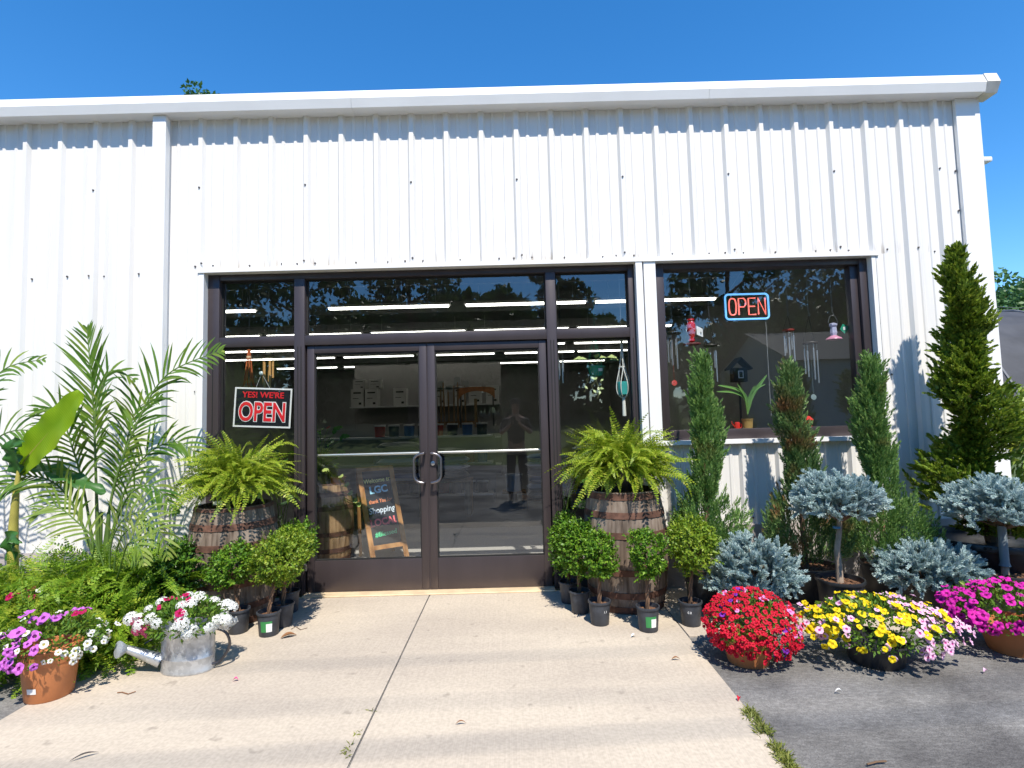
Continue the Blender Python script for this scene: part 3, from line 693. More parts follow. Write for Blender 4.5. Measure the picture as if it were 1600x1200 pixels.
def pot_label(parent, r, z0, z1, a0, a1, band=True):
    mb = MB(); n = 6
    for k in range(n):
        b0 = a0+(a1-a0)*k/n; b1 = a0+(a1-a0)*(k+1)/n
        def P(b, z): rr = .062+(z/.14)*.0105+.0012; return (rr*math.cos(b), rr*math.sin(b), z)
        zz = z0+(z1-z0)*.78
        mb.add([P(b0, z0), P(b1, z0), P(b1, zz), P(b0, zz)], [(0, 1, 2, 3)], 0 if k >= n*.45 else 1)
        mb.add([P(b0, zz), P(b1, zz), P(b1, z1), P(b0, z1)], [(0, 1, 2, 3)], 1)
    return obj('price_label', mb.mesh('price_label', [PAPER, GREENLBL]), parent)
def chalk_mark(parent, s, az, z, size=.022):
    r = .062+(z/.14)*.0105+.0015
    o = text('chalk_mark', s, size, mat('chalk_white', (.75, .75, .75), .9), parent, (r*math.cos(az), r*math.sin(az), z), (math.pi/2, 0, az+math.pi/2), ext=.0003)
    return o
def topiary(label, base, crown, rx, rz, m, n=1500, group='small braided boxwood shrubs in nursery pots', trunk='braid', lab=None, mark=None, LL=.024):
    """nursery shrub: pot, braided stem, leafy ball; base and crown in metres"""
    t = thing('boxwood_shrub', label, 'shrub', base, rng.uniform(-.2, .2), group)
    obj('pot', POT1ME, t); obj('soil', SOIL1ME, t)
    c = np.asarray(crown)-np.asarray(base); zc = c[2]
    mb = MB(); top = zc-rz*.25
    for k in range(3):
        pts = []
        for i in range(22):
            f = i/21; a = f*9+k*2.094; r = .0085*(1-.2*f)
            pts.append((c[0]*f**1.5+r*math.cos(a), c[1]*f**1.5+r*math.sin(a), .125+(top-.125)*f))
        mb.tube(pts, np.linspace(.0075, .005, 22), 6)
    for k in range(12):
        d = rdir(1)[0]; d[2] = abs(d[2])*.7+.1; p = np.array([c[0], c[1], top-.04])
        mb.tube([p, p+d*rx*.45*[1, 1, .8], p+d*rx*.8*[1, 1, .9]], [.004, .003, .0015], 5)
    obj('stem', mb.mesh('stem', BROWNB, True), t)
    if trunk == 'tie':
        mb = MB(); f = .62; mb.tube([(c[0]*f**1.5-.016, c[1]*f**1.5, .125+(top-.125)*f), (c[0]*f**1.5+.016, c[1]*f**1.5, .125+(top-.125)*(f+.08))], .007, 6)
        obj('tie_tape', mb.mesh('tie_tape', mat('green_tape', (.05, .30, .22), .6)), t)
    V, F = bush_leaves(int(n*2.5), rx*.96, rx*.92, rz*.94, 0, LL=LL, WW=LL*.55); V += np.array([c[0], c[1], zc])
    obj('foliage', npmesh('foliage', V, F, m), t)
    if lab: pot_label(t, .07, .035, .105, lab[0], lab[1])
    if mark: chalk_mark(t, mark[0], mark[1], .095)
    return t

def tufts(P, D, n_each, L, Wd, jitter=.5):
    """small scale-leaf sprays: several slim pointed pieces per tuft"""
    out = []
    for _ in range(n_each):
        d = unit(D+rng.normal(size=P.shape)*jitter)
        out.append(leaves(P+rng.normal(size=P.shape)*L*.25, d, rdir(len(P)), L*rng.uniform(.6, 1.25, len(P)), Wd, mid=.4))
    return cat_mesh(out)

# ------------------------------------------------------------------ whiskey barrels
def barrel(label, loc, H=.86, R0=.265, R1=.315, m=BARREL, hoops=(.03, .135, .30, .56, .70, .83), name='oak_barrel', n=96, rot=0.0):
    t = thing(name, label, 'barrel', loc, rot); st = 26
    prof = []
    for i in range(21):
        f = i/20; prof.append((R0+(R1-R0)*(1-(2*f-1)**2), f*H))
    prof += [(R0-.022, H), (R0-.024, H-.04), (.001, H-.04)]
    nn = st*5
    jit = rng.normal(size=st)*.0022
    def rf(k, z):
        q = k % 5; return (1-.016*(q == 0))*(1+jit[k//5])
    mb = MB(); mb.lathe(prof, nn, cap0=True, rfun=rf)
    obj('staves', mb.mesh('staves', m, True), t)
    hw = .045
    for z in hoops:
        def rr(zz): f = zz/H; return R0+(R1-R0)*(1-(2*f-1)**2)+.0045
        a, b = max(z-hw/2, .002), min(z+hw/2, H-.001)
        mb = MB(); mb.lathe([(rr(a)-.006, a), (rr(a), a), (rr(b), b), (rr(b)-.006, b)], 64)
        obj('hoop', mb.mesh('hoop', RUST, True), t)
    return t
BR = at(978, 880, -.36); BL = at(366, 860, -.42)
barrel('grey oak barrel with rusty hoops right of the doors carrying the full fern', (BR[0], -.36, .004), rot=.4)
barrel('grey oak barrel with rusty hoops left of the doors under the sign', (BL[0], -.42, .004), H=.83, rot=2.0)
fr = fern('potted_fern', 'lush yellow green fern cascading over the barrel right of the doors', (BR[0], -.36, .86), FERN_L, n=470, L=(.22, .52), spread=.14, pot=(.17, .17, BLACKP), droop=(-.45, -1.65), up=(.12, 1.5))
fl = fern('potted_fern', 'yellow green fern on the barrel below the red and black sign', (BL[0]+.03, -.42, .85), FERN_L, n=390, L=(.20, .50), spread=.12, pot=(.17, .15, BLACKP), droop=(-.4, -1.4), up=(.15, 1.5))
mb = MB(); mb.box(-.03, .03, -.30, -.298, .02, .045)
o = obj('plant_tag', mb.mesh('plant_tag', mat('tag_cream', (.5, .5, .35), .6)), fl); o.location = (.0, 0, 0)

# ------------------------------------------------------------------ boxwoods in nursery pots
def gp_(u, v):
    g = G(u, v-5); return (float(g[0]), float(g[1])+.01, .005)
def nursery(label, pot_uv, crown_uv, rpx, rzpx, m, **k):
    b = gp_(*pot_uv); sc = FPX/(CAMD+b[1]); c = at(crown_uv[0], crown_uv[1], b[1])
    return topiary(label, b, c, rpx/sc, rzpx/sc, m, **k)
nursery('round boxwood with green and white pot label in front of the right barrel', (1014, 991), (1011, 866), 31, 37, BOX_L, trunk='tie', lab=(-2.0, -.95), n=1300)
nursery('round boxwood left of the labelled pot, its plain pot chalked 1.1', (938, 981), (938, 868), 28, 35, BOX_L, trunk='tie', mark=('1.1', -1.2), n=1400)
nursery('bright boxwood with pot chalked 0.8 right of the right barrel', (1081, 982), (1083, 850), 38, 42, BOX_Y, trunk='tie', mark=('0.8', -1.8), n=1700)
nursery('boxwood second from the right door post, its grey pot half behind another', (907, 963), (900, 852), 32, 47, BOX_L, n=1700)
nursery('boxwood closest to the right door post', (890, 947), (883, 848), 28, 47, BOX_L, n=1500)
nursery('small dark boxwood hidden behind the bright one right of the right barrel', (1089, 945), (1072, 822), 24, 30, BOX_L, n=700)
nursery('boxwood in chalked pot behind the white flowers of the watering can', (371, 994), (360, 880), 38, 34, BOX_L, mark=('0.6', -1.3), n=1700)
nursery('yellowish spreading boxwood with labelled pot left of the doors', (419, 998), (436, 872), 42, 41, BOX_Y, lab=(-2.1, -1.0), n=1900)
nursery('boxwood half hidden behind the yellowish one left of the doors', (441, 984), (452, 858), 34, 34, BOX_Y, n=1200)
nursery('boxwood nearest the left door post', (451, 962), (464, 846), 30, 32, BOX_L, n=1100)
t = topiary('dark leaved shrub between the ground ferns and the left barrel', tuple(G(300, 985)[:2])+(.005,), at(287, 893, G(300, 985)[1]), .20, .22, BOX_D, n=1500, group='small braided boxwood shrubs in nursery pots', LL=.034)

# ------------------------------------------------------------------ clipped cypresses
def plumes(P, D, L, n, l0, w0, flat=.0, spreadk=.55):
    """pointed plumes: an axis with small scale leaves all along it, shorter towards the tip"""
    out = []; m = len(P); D = unit(D); o1 = unit(np.cross(D, rdir(m)*.3+[0, 0, 1])); o2 = np.cross(D, o1)
    for j in range(n):
        f = (j+.5)/n; a = j*2.399+rng.uniform(0, 1, m); c = np.cos(a)[:, None]; q = np.sin(a)[:, None]*(1-flat)
        rad = o1*c+o2*q; d = D*(.9)+rad*spreadk*(1.15-f)+rng.normal(size=(m, 3))*.12
        out.append(leaves(P+D*(L*f)[:, None]+rad*(L*.16*(1-f))[:, None], d, rdir(m), l0*rng.uniform(.7, 1.2, m), w0, mid=.4))
    return cat_mesh(out)
def cypress(label, u0, top_v, Y, loc_u, hb, wid, seed, potr=.17, poth=.27, m=CYP):
    """spiral clipped juniper: wide skirt below, twisting tapering column above"""
    b = at(loc_u, 900, Y); b = np.array([b[0], Y, .004]); top = at(u0, top_v, Y); H = top[2]-.004
    t = thing('clipped_cypress', label, 'topiary', tuple(b), 0, 'clipped cypresses under the display window')
    pot_mesh(potr, poth, BLACKP, t)
    lean = (top[0]-b[0])
    mb = MB(); zs = np.linspace(poth-.03, H*.93, 12); mb.tube([(lean*(z/H), 0, z) for z in zs], np.linspace(.022, .006, 12), 7)
    obj('trunk', mb.mesh('trunk', BROWNB, True), t)
    N = 800; z = poth+.03+(H*.93-poth-.03)*rng.uniform(0, 1, N)**1.12; a = rng.uniform(0, 2*math.pi, N)
    f = (z-poth)/(H-poth)
    col = wid*np.interp(f, [0, .28, .40, .70, .86, 1.0], [.9, .72, .92, .78, .42, .05])
    tw = np.cos(a-f*2*math.pi*1.7-seed); rad = col*(.74+.26*np.clip(tw*1.6, -1, 1))
    sk = f < .28; rad[sk] = np.interp(f[sk], [0, .08, .2, .28], [.65, 1.15, .95, .55])*hb*(.84+.2*np.cos(a[sk]*3+seed))
    rad *= rng.uniform(.72, 1.05, N); rad -= .03
    P = np.stack([rad*np.cos(a)+lean*(z/H), rad*np.sin(a), z], 1)
    D = np.stack([np.cos(a)*.42, np.sin(a)*.42, np.full(N, .95)], 1)+rng.normal(size=(N, 3))*.14
    L = rng.uniform(.09, .17, N)
    k = 7; zt = H*rng.uniform(.84, .90, k); P2 = np.stack([lean*(zt/H)+rng.uniform(-.05, .05, k), rng.normal(size=k)*.02, zt], 1)
    P2[0, 0] = lean*.9; L2 = np.r_[H-zt[0], rng.uniform(.10, .19, k-1)]
    V, F = cat_mesh([plumes(P, D, L, 44, .030, .0095), plumes(P2, np.tile([0, 0, 1.0], (k, 1))+rng.normal(size=(k, 3))*.08, L2, 60, .026, .008, spreadk=.4)])
    obj('foliage', npmesh('foliage', V, F, m), t); return t
cypress('leftmost clipped cypress, slim and standing beside the full fern', 1098, 548, -.42, 1105, .28, .145, .2)
cypress('middle clipped cypress with brown skirt behind the tree form spruce', 1231, 562, -.42, 1262, .31, .145, 1.3, potr=.21, m=CYP2)
cypress('rightmost clipped cypress under the window corner', 1357, 552, -.42, 1385, .31, .15, 2.2)

# big spiral arborvitae in the black tub
bt = at(1553, 900, -.46)
t = thing('spiral_arborvitae', 'tall golden green spiral arborvitae in a wide black tub at the right corner', 'topiary', (bt[0], -.46, .004))
mb = MB(); mb.lathe([(.30, 0), (.305, .006), (.385, .40), (.405, .405), (.410, .43), (.400, .45), (.375, .45), (.37, .40)], 48, cap0=True); mb.lathe([(.37, .40), (.001, .41)], 30)
mb.box(-.30, -.24, -.31, -.285, .425, .44)
obj('tub', mb.mesh('tub', BLACKP, True), t)
tpx = [(1500, 388), (1496, 440), (1492, 480), (1520, 560), (1515, 640), (1520, 700), (1530, 770), (1550, 840)]
cl = [at(u, v, -.46)-np.array([bt[0], 0, 0]) for u, v in tpx]; cz = np.array([c[2] for c in cl])[::-1]; cx = np.array([c[0] for c in cl])[::-1]
Ht = cz[-1]; N = 2100
z = .47+(Ht*.975-.47)*rng.uniform(0, 1, N)**1.1; a = rng.uniform(0, 2*math.pi, N); f = (z-.47)/(Ht-.47)
base = np.interp(f, [0, .12, .35, .55, .72, .88, .97, 1], [.34, .37, .30, .235, .19, .13, .055, .01])
tw = np.cos(a+f*2*math.pi*2.5+1.0); rad = base*(.66+.46*np.clip(tw*1.8, -1, 1))*(1+.10*np.sin(a*4+z*15))*rng.uniform(.45, 1.0, N)-.05
xx = np.interp(z, cz, cx)
P = np.stack([xx+rad*np.cos(a), rad*np.sin(a), z], 1); D = np.stack([np.cos(a)*.8, np.sin(a)*.8, np.full(N, .75)], 1)+rng.normal(size=(N, 3))*.42
D[:, 2] += np.clip((f-.55)*2.2, 0, 1.1); V, F = plumes(P, D, rng.uniform(.09, .15, N)*np.interp(f, [0, .6, 1], [1.05, .9, .75]), 34, .036, .019, flat=.7, spreadk=.8)
obj('foliage', npmesh('foliage', V, F, ARB), t)
mb = MB(); zs = np.linspace(.38, Ht*.95, 14); mb.tube([(float(np.interp(z, cz, cx)), 0, z) for z in zs], np.linspace(.04, .008, 14), 8); obj('trunk', mb.mesh('trunk', BROWNB, True), t)

# ------------------------------------------------------------------ blue spruces
def brush(P, D, L, r, nn):
    """needle covered shoots; P,D (n,3)"""
    out = []; n = len(P); o1 = unit(np.cross(D, rdir(n))); o2 = np.cross(D, o1)
    for j in range(nn):
        f = (j+.5)/nn; a = j*2.399+rng.uniform(0, .6, n); rad = o1*np.cos(a)[:, None]+o2*np.sin(a)[:, None]
        d = rad*(.85-.35*f)+D*(.55+.5*f); base = P+D*(L*f)[:, None]
        out.append(leaves(base, d, np.cross(rad, D)+rad*.2, r*rng.uniform(.8, 1.15, n)*(1 if f < .9 else .8), r*.34, mid=.5))
    for j in range(3):
        rad = o1*math.cos(j*1.05)+o2*math.sin(j*1.05); out.append(leaves(P, D, np.cross(D, rad), L*1.02, r*1.05, mid=.55))
    return cat_mesh(out)
def spruce_crown(parent, rx, ry, rz, zc, n=300, SL=(.09, .14), up_=.35, offs=(0, 0), low=-.35):
    d = rdir(n*2); d = d[d[:, 2] > low][:n]; n = len(d)
    ph = rdir(16); b = np.clip(((d@ph.T).max(1)-.72)*4, 0, 1)
    rr = (.70+.30*b+rng.normal(size=n)*.07)*np.where(rng.uniform(size=n) < .35, .72, 1.0)
    tips = d*rr[:, None]*np.array([rx, ry, rz])+np.array([offs[0], offs[1], zc])
    D = unit(d*np.array([1, 1, .6])+np.array([0, 0, up_])+rng.normal(size=(n, 3))*.28); L = rng.uniform(SL[0], SL[1], n)
    P = tips-D*L[:, None]
    # two side shoots on each
    Q = P+D*(L*.35)[:, None]; o = unit(np.cross(D, rdir(n)))
    V, F = cat_mesh([brush(P, D, L, .026, 50), brush(Q, unit(D*.75+o*.7), L*.62, .023, 32), brush(Q, unit(D*.75-o*.7), L*.62, .023, 32)])
    obj('foliage', npmesh('foliage', V, F, SPR), parent)
    mb = MB(); root = np.array([offs[0], offs[1], zc-rz*.75])
    for k in range(0, n, 4): mb.tube([root, (root*.35+P[k]*.65)+[0, 0, .02], P[k]], [.006, .004, .002], 5)
    obj('branches', mb.mesh('branches', BROWNB, True), parent)
Y1 = G(1178, 972)[1]; b = at(1178, 900, Y1)
t = thing('blue_spruce', 'low rounded blue spruce behind the red flowers', 'spruce', (b[0], Y1, .004)); pot_mesh(.17, .20, BLACKP, t)
c = at(1178, 893, Y1); spruce_crown(t, .335, .30, .24, c[2]-.0, 250)
Y2 = G(1450, 958)[1]; b = at(1450, 900, Y2)
t = thing('blue_spruce', 'low spreading blue spruce in a black pot behind the yellow and pink flowers', 'spruce', (b[0], Y2, .004)); pot_mesh(.20, .24, BLACKP, t)
c = at(1447, 893, Y2); spruce_crown(t, .375, .32, .24, c[2], 270); 
def std_spruce(label, uh, vh, Y, ut, potr, poth, trunk_top_v, rx, rz, sleeve=False):
    b = at(ut, 915, Y); t = thing('grafted_spruce', label, 'spruce', (b[0], Y, .004)); pot_mesh(potr, poth, BLACKP, t, taper=.82)
    c = at(uh, vh, Y)-np.array([b[0], Y, .004]); tt = at(uh, trunk_top_v, Y)-np.array([b[0], Y, .004])
    mb = MB(); pts = [(0, 0, poth-.04), (.004, .01, poth+.10), (-.006, .0, (poth+tt[2])/2), (tt[0]*.7, 0, tt[2]*.9), (tt[0], 0, tt[2]+.04)]
    mb.tube(smooth_path(pts, 14), np.linspace(.024, .015, 14), 10); obj('trunk', mb.mesh('trunk', TRUNK, True), t)
    if sleeve:
        mb = MB(); z0, z1 = poth+.03, poth+.30; mb.tube([(0, 0, z0), (0, 0, z0+.02), (0, 0, z1)], [.034, .027, .025], 12, caps=False); obj('trunk_sleeve', mb.mesh('trunk_sleeve', mat('grey_sleeve', (.16, .19, .21), .5), True), t)
    else:
        mb = MB(); zz = poth+.33; mb.tube([(0, 0, zz), (0, 0, zz+.012)], [.024, .024], 10); obj('trunk_tie', mb.mesh('trunk_tie', mat('blue_tape', (.06, .2, .35), .6)), t)
    spruce_crown(t, rx, rx*.9, rz, c[2], 260, offs=(c[0], 0), up_=.45, low=-.25, SL=(.09, .14))
std_spruce('tree form blue spruce on a bare pale trunk behind the yellow flowers', 1312, 780, -.86, 1313, .145, .29, 815, .32, .20)
std_spruce('tree form blue spruce with grey trunk sleeve at the right picture edge', 1568, 790, -.82, 1573, .20, .30, 822, .37, .21, True)
# ------------------------------------------------------------------ palms, banana and ground ferns at the left wall
def Wp(L, Y): return [at(u, v, Y if not hasattr(Y, '__len__') else Y[i]) for i, (u, v) in enumerate(L)]
pb = at(160, 880, -.55); pb = np.array([pb[0], -.55, .004])
t = thing('palm', 'tall feather palm by the white wall with one long frond reaching the door frame', 'palm', tuple(pb))
pot_mesh(.17, .26, BLACKP, t)
F_ = [
 ([(160, 880), (178, 760), (215, 660), (262, 585), (345, 548)], [-.55, -.52, -.5, -.45, -.40], .34, 40, .32),
 ([(152, 880), (150, 760), (146, 640), (140, 560), (136, 515)], [-.55, -.53, -.50, -.48, -.46], .36, 36, .42),
 ([(156, 880), (150, 740), (150, 640), (172, 580), (208, 592)], [-.55, -.6, -.62, -.6, -.55], .24, 32, .45),
 ([(150, 880), (130, 760), (110, 690), (92, 640), (60, 640)], [-.55, -.6, -.65, -.68, -.70], .30, 30, .40),
 ([(165, 880), (190, 780), (225, 715), (275, 690), (320, 720)], [-.55, -.50, -.45, -.42, -.40], .26, 32, .35),
 ([(150, 880), (120, 800), (85, 755), (40, 745), (-5, 770)], [-.55, -.62, -.68, -.72, -.75], .26, 30, .35),
 ([(165, 880), (180, 820), (205, 770), (240, 760), (275, 800)], [-.55, -.62, -.70, -.72, -.74], .22, 26, .35),
 ([(160, 880), (172, 790), (196, 700), (214, 640), (250, 620)], [-.55, -.42, -.34, -.28, -.24], .24, 32, .40),
]
for k, (px, Y, ll, pr, st) in enumerate(F_):
    palm_frond(t, Wp(px, Y), pb, PALM, ll, .021, pr, st, .55 if k not in (1,) else .25, .25, .85 if k != 1 else .6, .011, plane=(0.0, -1.0, .35))
mb = MB()
for du in (0, 12): q = Wp([(154+du, 895), (156+du, 840), (158+du, 800)], -.55); mb.tube([p-pb for p in q], [.02, .017, .012], 8)
obj('stem', mb.mesh('stem', STALK, True), t)
pb2 = at(-60, 880, -.6); pb2 = np.array([pb2[0], -.6, .004])
t = thing('palm', 'feather palm leaning into view at the left picture edge', 'palm', tuple(pb2)); pot_mesh(.16, .24, BLACKP, t)
for px, Y, ll in (([(-60, 880), (-45, 720), (-25, 620), (10, 575), (66, 562)], [-.6, -.6, -.58, -.55, -.5], .26), ([(-60, 880), (-40, 760), (-10, 690), (40, 672), (80, 700)], [-.6, -.65, -.7, -.72, -.72], .24), ([(-60, 880), (-62, 740), (-60, 620), (-45, 560), (-20, 530)], [-.6, -.55, -.5, -.5, -.5], .30)):
    palm_frond(t, Wp(px, Y), pb2, PALM, ll, .021, 32, .35, .6, .25, .85, .010, plane=(0, -1, .35))
pb3 = at(175, 930, -.85); pb3 = np.array([pb3[0], -.85, .004])
t = thing('areca_palm', 'small pale green palm fanning out low in front of the tall palm', 'palm', tuple(pb3)); pot_mesh(.13, .20, BLACKP, t)
for px, Y, ll in (([(175, 930), (172, 860), (190, 815), (225, 800), (250, 830)], [-.85, -.9, -.95, -1.0, -1.02], .22), ([(175, 930), (185, 850), (215, 820), (250, 832), (262, 870)], [-.85, -.95, -1.05, -1.08, -1.08], .20), ([(175, 930), (150, 850), (120, 815), (85, 790), (55, 800)], [-.85, -.9, -.92, -.92, -.92], .24), ([(175, 930), (190, 880), (200, 850), (215, 850), (225, 880)], [-.85, -1.0, -1.1, -1.15, -1.18], .18)):
    palm_frond(t, Wp(px, Y), pb3, PALMY, ll, .017, 24, .45, .5, .15, .95, .007, plane=(0, -1, .5))
bb = at(20, 880, -.75); bb = np.array([bb[0], -.75, .004])
t = thing('banana_plant', 'young banana plant with one big sunlit yellow green leaf', 'banana plant', tuple(bb)); pot_mesh(.15, .24, BLACKP, t)
mb = MB(); q = [p-bb for p in Wp([(20, 890), (21, 820), (25, 770), (30, 735)], -.75)]; mb.tube(q, [.034, .028, .020, .014], 12)
obj('stem', mb.mesh('stem', YSTALK, True), t)
blade(t, Wp([(30, 740), (42, 715), (85, 665), (126, 612)], [-.75, -.78, -.82, -.84]), .245, (.25, -1, .25), BANANA, bb, wav=.012, nu=40, fold=.10)
blade(t, Wp([(28, 742), (22, 715), (20, 695), (34, 692)], [-.75, -.80, -.84, -.86]), .14, (0, -1, .3), BANG, bb)
blade(t, Wp([(28, 745), (60, 730), (110, 748), (165, 770)], [-.75, -.70, -.66, -.64]), .15, (0, -.5, 1), BANG, bb)
blade(t, Wp([(22, 880), (14, 850), (18, 838), (30, 850)], [-.75, -.80, -.84, -.88]), .10, (0, -1, .3), BANG, bb)
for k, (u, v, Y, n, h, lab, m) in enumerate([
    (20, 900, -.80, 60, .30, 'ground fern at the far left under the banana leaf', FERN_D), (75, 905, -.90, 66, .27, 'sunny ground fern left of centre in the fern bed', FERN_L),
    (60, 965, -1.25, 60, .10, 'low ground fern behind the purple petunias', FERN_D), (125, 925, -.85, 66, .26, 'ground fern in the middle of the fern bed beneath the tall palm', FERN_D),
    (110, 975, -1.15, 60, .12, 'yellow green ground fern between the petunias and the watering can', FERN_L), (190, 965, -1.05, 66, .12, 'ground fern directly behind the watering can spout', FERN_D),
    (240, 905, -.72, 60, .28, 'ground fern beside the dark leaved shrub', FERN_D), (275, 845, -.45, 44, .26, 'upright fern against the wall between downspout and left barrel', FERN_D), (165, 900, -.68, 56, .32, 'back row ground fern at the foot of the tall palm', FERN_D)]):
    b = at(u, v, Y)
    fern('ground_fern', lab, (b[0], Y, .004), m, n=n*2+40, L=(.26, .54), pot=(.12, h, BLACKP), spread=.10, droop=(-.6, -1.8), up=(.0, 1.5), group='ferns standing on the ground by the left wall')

# ------------------------------------------------------------------ flowers
def bloom_mesh(name, r, petal, throat, lobes=5, depth=.3, veins=True):
    mb = MB(); n = lobes*6; V = [(0, 0, -depth*r)]
    ring = [(.20, -.10), (.34, .02), (.75, .10), (1.0, .02)]
    for rr, zz in ring:
        for k in range(n):
            a = 2*math.pi*k/n; lob = 1-.13*(1-abs(math.cos(a*lobes/2)))**1.6*(rr > .3) ; w = (.10*math.sin(a*lobes+.8)+.09*math.sin(a*2+1.1)+.07*math.cos(a*3))*(rr > .7)
            V.append((r*rr*lob*math.cos(a), r*rr*lob*math.sin(a), r*(zz+w)))
    F = [(0, 1+k, 1+(k+1) % n) for k in range(n)]; MI = [1]*n
    for i in range(len(ring)-1):
        for k in range(n): F.append((1+i*n+k, 1+(i+1)*n+k, 1+(i+1)*n+(k+1) % n, 1+i*n+(k+1) % n)); MI.append(1 if i == 0 else 0)
    o = len(mb.v); mb.v += V; mb.f += F; mb.m += MI
    mb.tube([(0, 0, -depth*r), (0, 0, -r*1.1)], [r*.16, r*.07], 6, 2)
    return mb.mesh(name, [petal, throat, STALK], True)
def cluster_mesh(name, r, m, eye):
    """verbena head: a dome of little five-petalled florets"""
    mb = MB()
    for k in range(15):
        z = 1-(k+.5)/15*.95; a = k*2.4; q = math.sqrt(max(0, 1-z*z)); c = Vector((q*math.cos(a)*r, q*math.sin(a)*r, z*r*.7)); nrm = Vector((c.x, c.y, c.z+.3*r)).normalized()
        x = nrm.orthogonal().normalized(); y = nrm.cross(x); s = r*.40
        for j in range(5):
            b = 2*math.pi*j/5+k; d = x*math.cos(b)+y*math.sin(b); e = nrm.cross(d)
            mb.add([c, c+d*s*.6+e*s*.36, c+d*s+nrm*s*.05, c+d*s*.6-e*s*.36], [(0, 1, 2, 3)], 0)
        mb.add([c+nrm*.001+x*s*.14, c+nrm*.001+y*s*.14, c+nrm*.001-x*s*.14, c+nrm*.001-y*s*.14], [(0, 1, 2, 3)], 1)
    return mb.mesh(name, [m, eye])
def petal(name, c, tr=.25, rough=.55):
    m, n, l, b = nt(name); b.inputs['Base Color'].default_value = (*c, 1); b.inputs['Roughness'].default_value = rough; b.inputs['Specular IOR Level'].default_value = .2
    t = n.new('ShaderNodeBsdfTranslucent'); t.inputs[0].default_value = (*c, 1); mx = n.new('ShaderNodeMixShader'); mx.inputs[0].default_value = tr
    l.new(b.outputs[0], mx.inputs[1]); l.new(t.outputs[0], mx.inputs[2]); l.new(mx.outputs[0], n['Material Output'].inputs[0]); return m
P_PUR = petal('lilac_petal', (.60, .16, .62)); T_PUR = petal('purple_throat', (.17, .012, .16)); P_WHI = petal('white_petal', (.80, .80, .76)); T_YEL = petal('yellow_eye', (.45, .40, .12))
P_RED = petal('red_petal', (.56, .008, .032)); T_RED = petal('dark_red_eye', (.28, .01, .01)); P_PNK = petal('pink_petal', (.75, .27, .55)); T_PNK = petal('rose_throat', (.50, .08, .30)); P_YEL = petal('yellow_petal', (.80, .60, .01)); T_GRN = petal('gold_throat', (.55, .36, .01))
P_MAG = petal('magenta_petal', (.62, .020, .36)); T_MAG = petal('dark_magenta_throat', (.22, .004, .12)); P_VIO = petal('violet_petal', (.22, .03, .42)); P_LPK = petal('pale_pink_petal', (.80, .50, .68)); P_CRM = petal('crimson_petal', (.46, .006, .10)); P_ROS = petal('rose_petal', (.72, .10, .27))
B_PUR = bloom_mesh('flower', .028, P_PUR, T_PUR); B_WHI = bloom_mesh('flower', .019, P_WHI, T_YEL); B_RED = bloom_mesh('flower', .0145, P_RED, T_RED); B_HOT = bloom_mesh('flower', .019, P_PNK, T_PNK); B_YEL = bloom_mesh('flower', .0215, P_YEL, T_GRN)
B_LPK = bloom_mesh('flower', .0215, P_LPK, T_PNK); B_MAG = bloom_mesh('flower', .028, P_MAG, T_MAG); B_VIO = bloom_mesh('flower', .018, P_VIO, T_PUR); B_CRM = bloom_mesh('flower', .026, P_CRM, T_RED); B_REDL = bloom_mesh('flower', .020, P_RED, T_RED)
C_WHI = cluster_mesh('flower_head', .034, P_WHI, T_YEL); C_ROS = cluster_mesh('flower_head', .022, P_ROS, P_WHI)
TOCAM = lambda p: unit(CC-np.asarray(p))
def mound(t, c, rx, ry, rz, nleaf, blooms, low=-.5, lm=PETLEAF, LL=.030, jit=.09, seed=0, front_only=True, excl=None):
    """flower mound about local centre c; blooms: list of (mesh, count, test(d) or None)"""
    d = rdir(nleaf*2); d = d[d[:, 2] > low][:nleaf]; n = len(d)
    rr = rng.uniform(.62, 1.0, n)
    P = d*rr[:, None]*[rx, ry, rz]+c; D = unit(d+rdir(n)*.8+[0, 0, .25])
    V, F = leaves(P, D, d+rdir(n)*.4, LL*rng.uniform(.6, 1.3, n), LL*.42, droop=.1, fold=.1)
    obj('foliage', npmesh('foliage', V, F, lm), t)
    origin = np.array(t.location); cd = unit(CC-origin-np.asarray(c)); cand = []
    for me, cnt, test in blooms:
        k = 0; tries = 0
        pts = []
        while k < cnt and tries < cnt*400:
            tries += 1; q = rdir(1)[0]
            if q[2] < low or (q@cd < -.25): continue
            if test is not None and not test(q): continue
            p = q*np.array([rx, ry, rz])*(1.0+rng.normal()*jit*.5+.02)
            if pts and np.min(np.linalg.norm(np.array(pts)-p, axis=1)) < me['r']*1.02: continue
            pts.append(p); k += 1; cand.append((q@cd, me, p+c, q))
    cand.sort(key=lambda x: -x[0]); rest = {}
    sunv = np.array([.15, -.75, .75])
    for i, (_, me, p, q) in enumerate(cand):
        nd = unit(q*[1/rx, 1/ry, 1/rz]*rx*.8+sunv*.55+rng.normal(size=3)*.28)
        qt = Vector(nd).to_track_quat('Z', 'Y'); mt = Matrix.Translation(p) @ qt.to_matrix().to_4x4() @ Matrix.Rotation(rng.uniform(0, 6.28), 4, 'Z') @ Matrix.Scale(rng.uniform(.68, 1.14), 4)
        if i < 98:
            o = obj(me.name.split('.')[0], me, t); o.matrix_local = mt
        else: rest.setdefault(me.name, (me, []))[1].append(mt)
    if rest:
        mb = MB(); mats = []
        for me, L in rest.values():
            off = len(mats); mats += list(me.materials)
            vs = [v.co.copy() for v in me.vertices]; fs = [tuple(p.vertices) for p in me.polygons]; ms = [p.material_index for p in me.polygons]
            for mt in L:
                o = len(mb.v); mb.v += [tuple(mt @ v) for v in vs]; mb.f += [tuple(i+o for i in f) for f in fs]; mb.m += [m+off for m in ms]
        obj('more_flowers', mb.mesh('more_flowers', mats, True), t, kind='stuff')
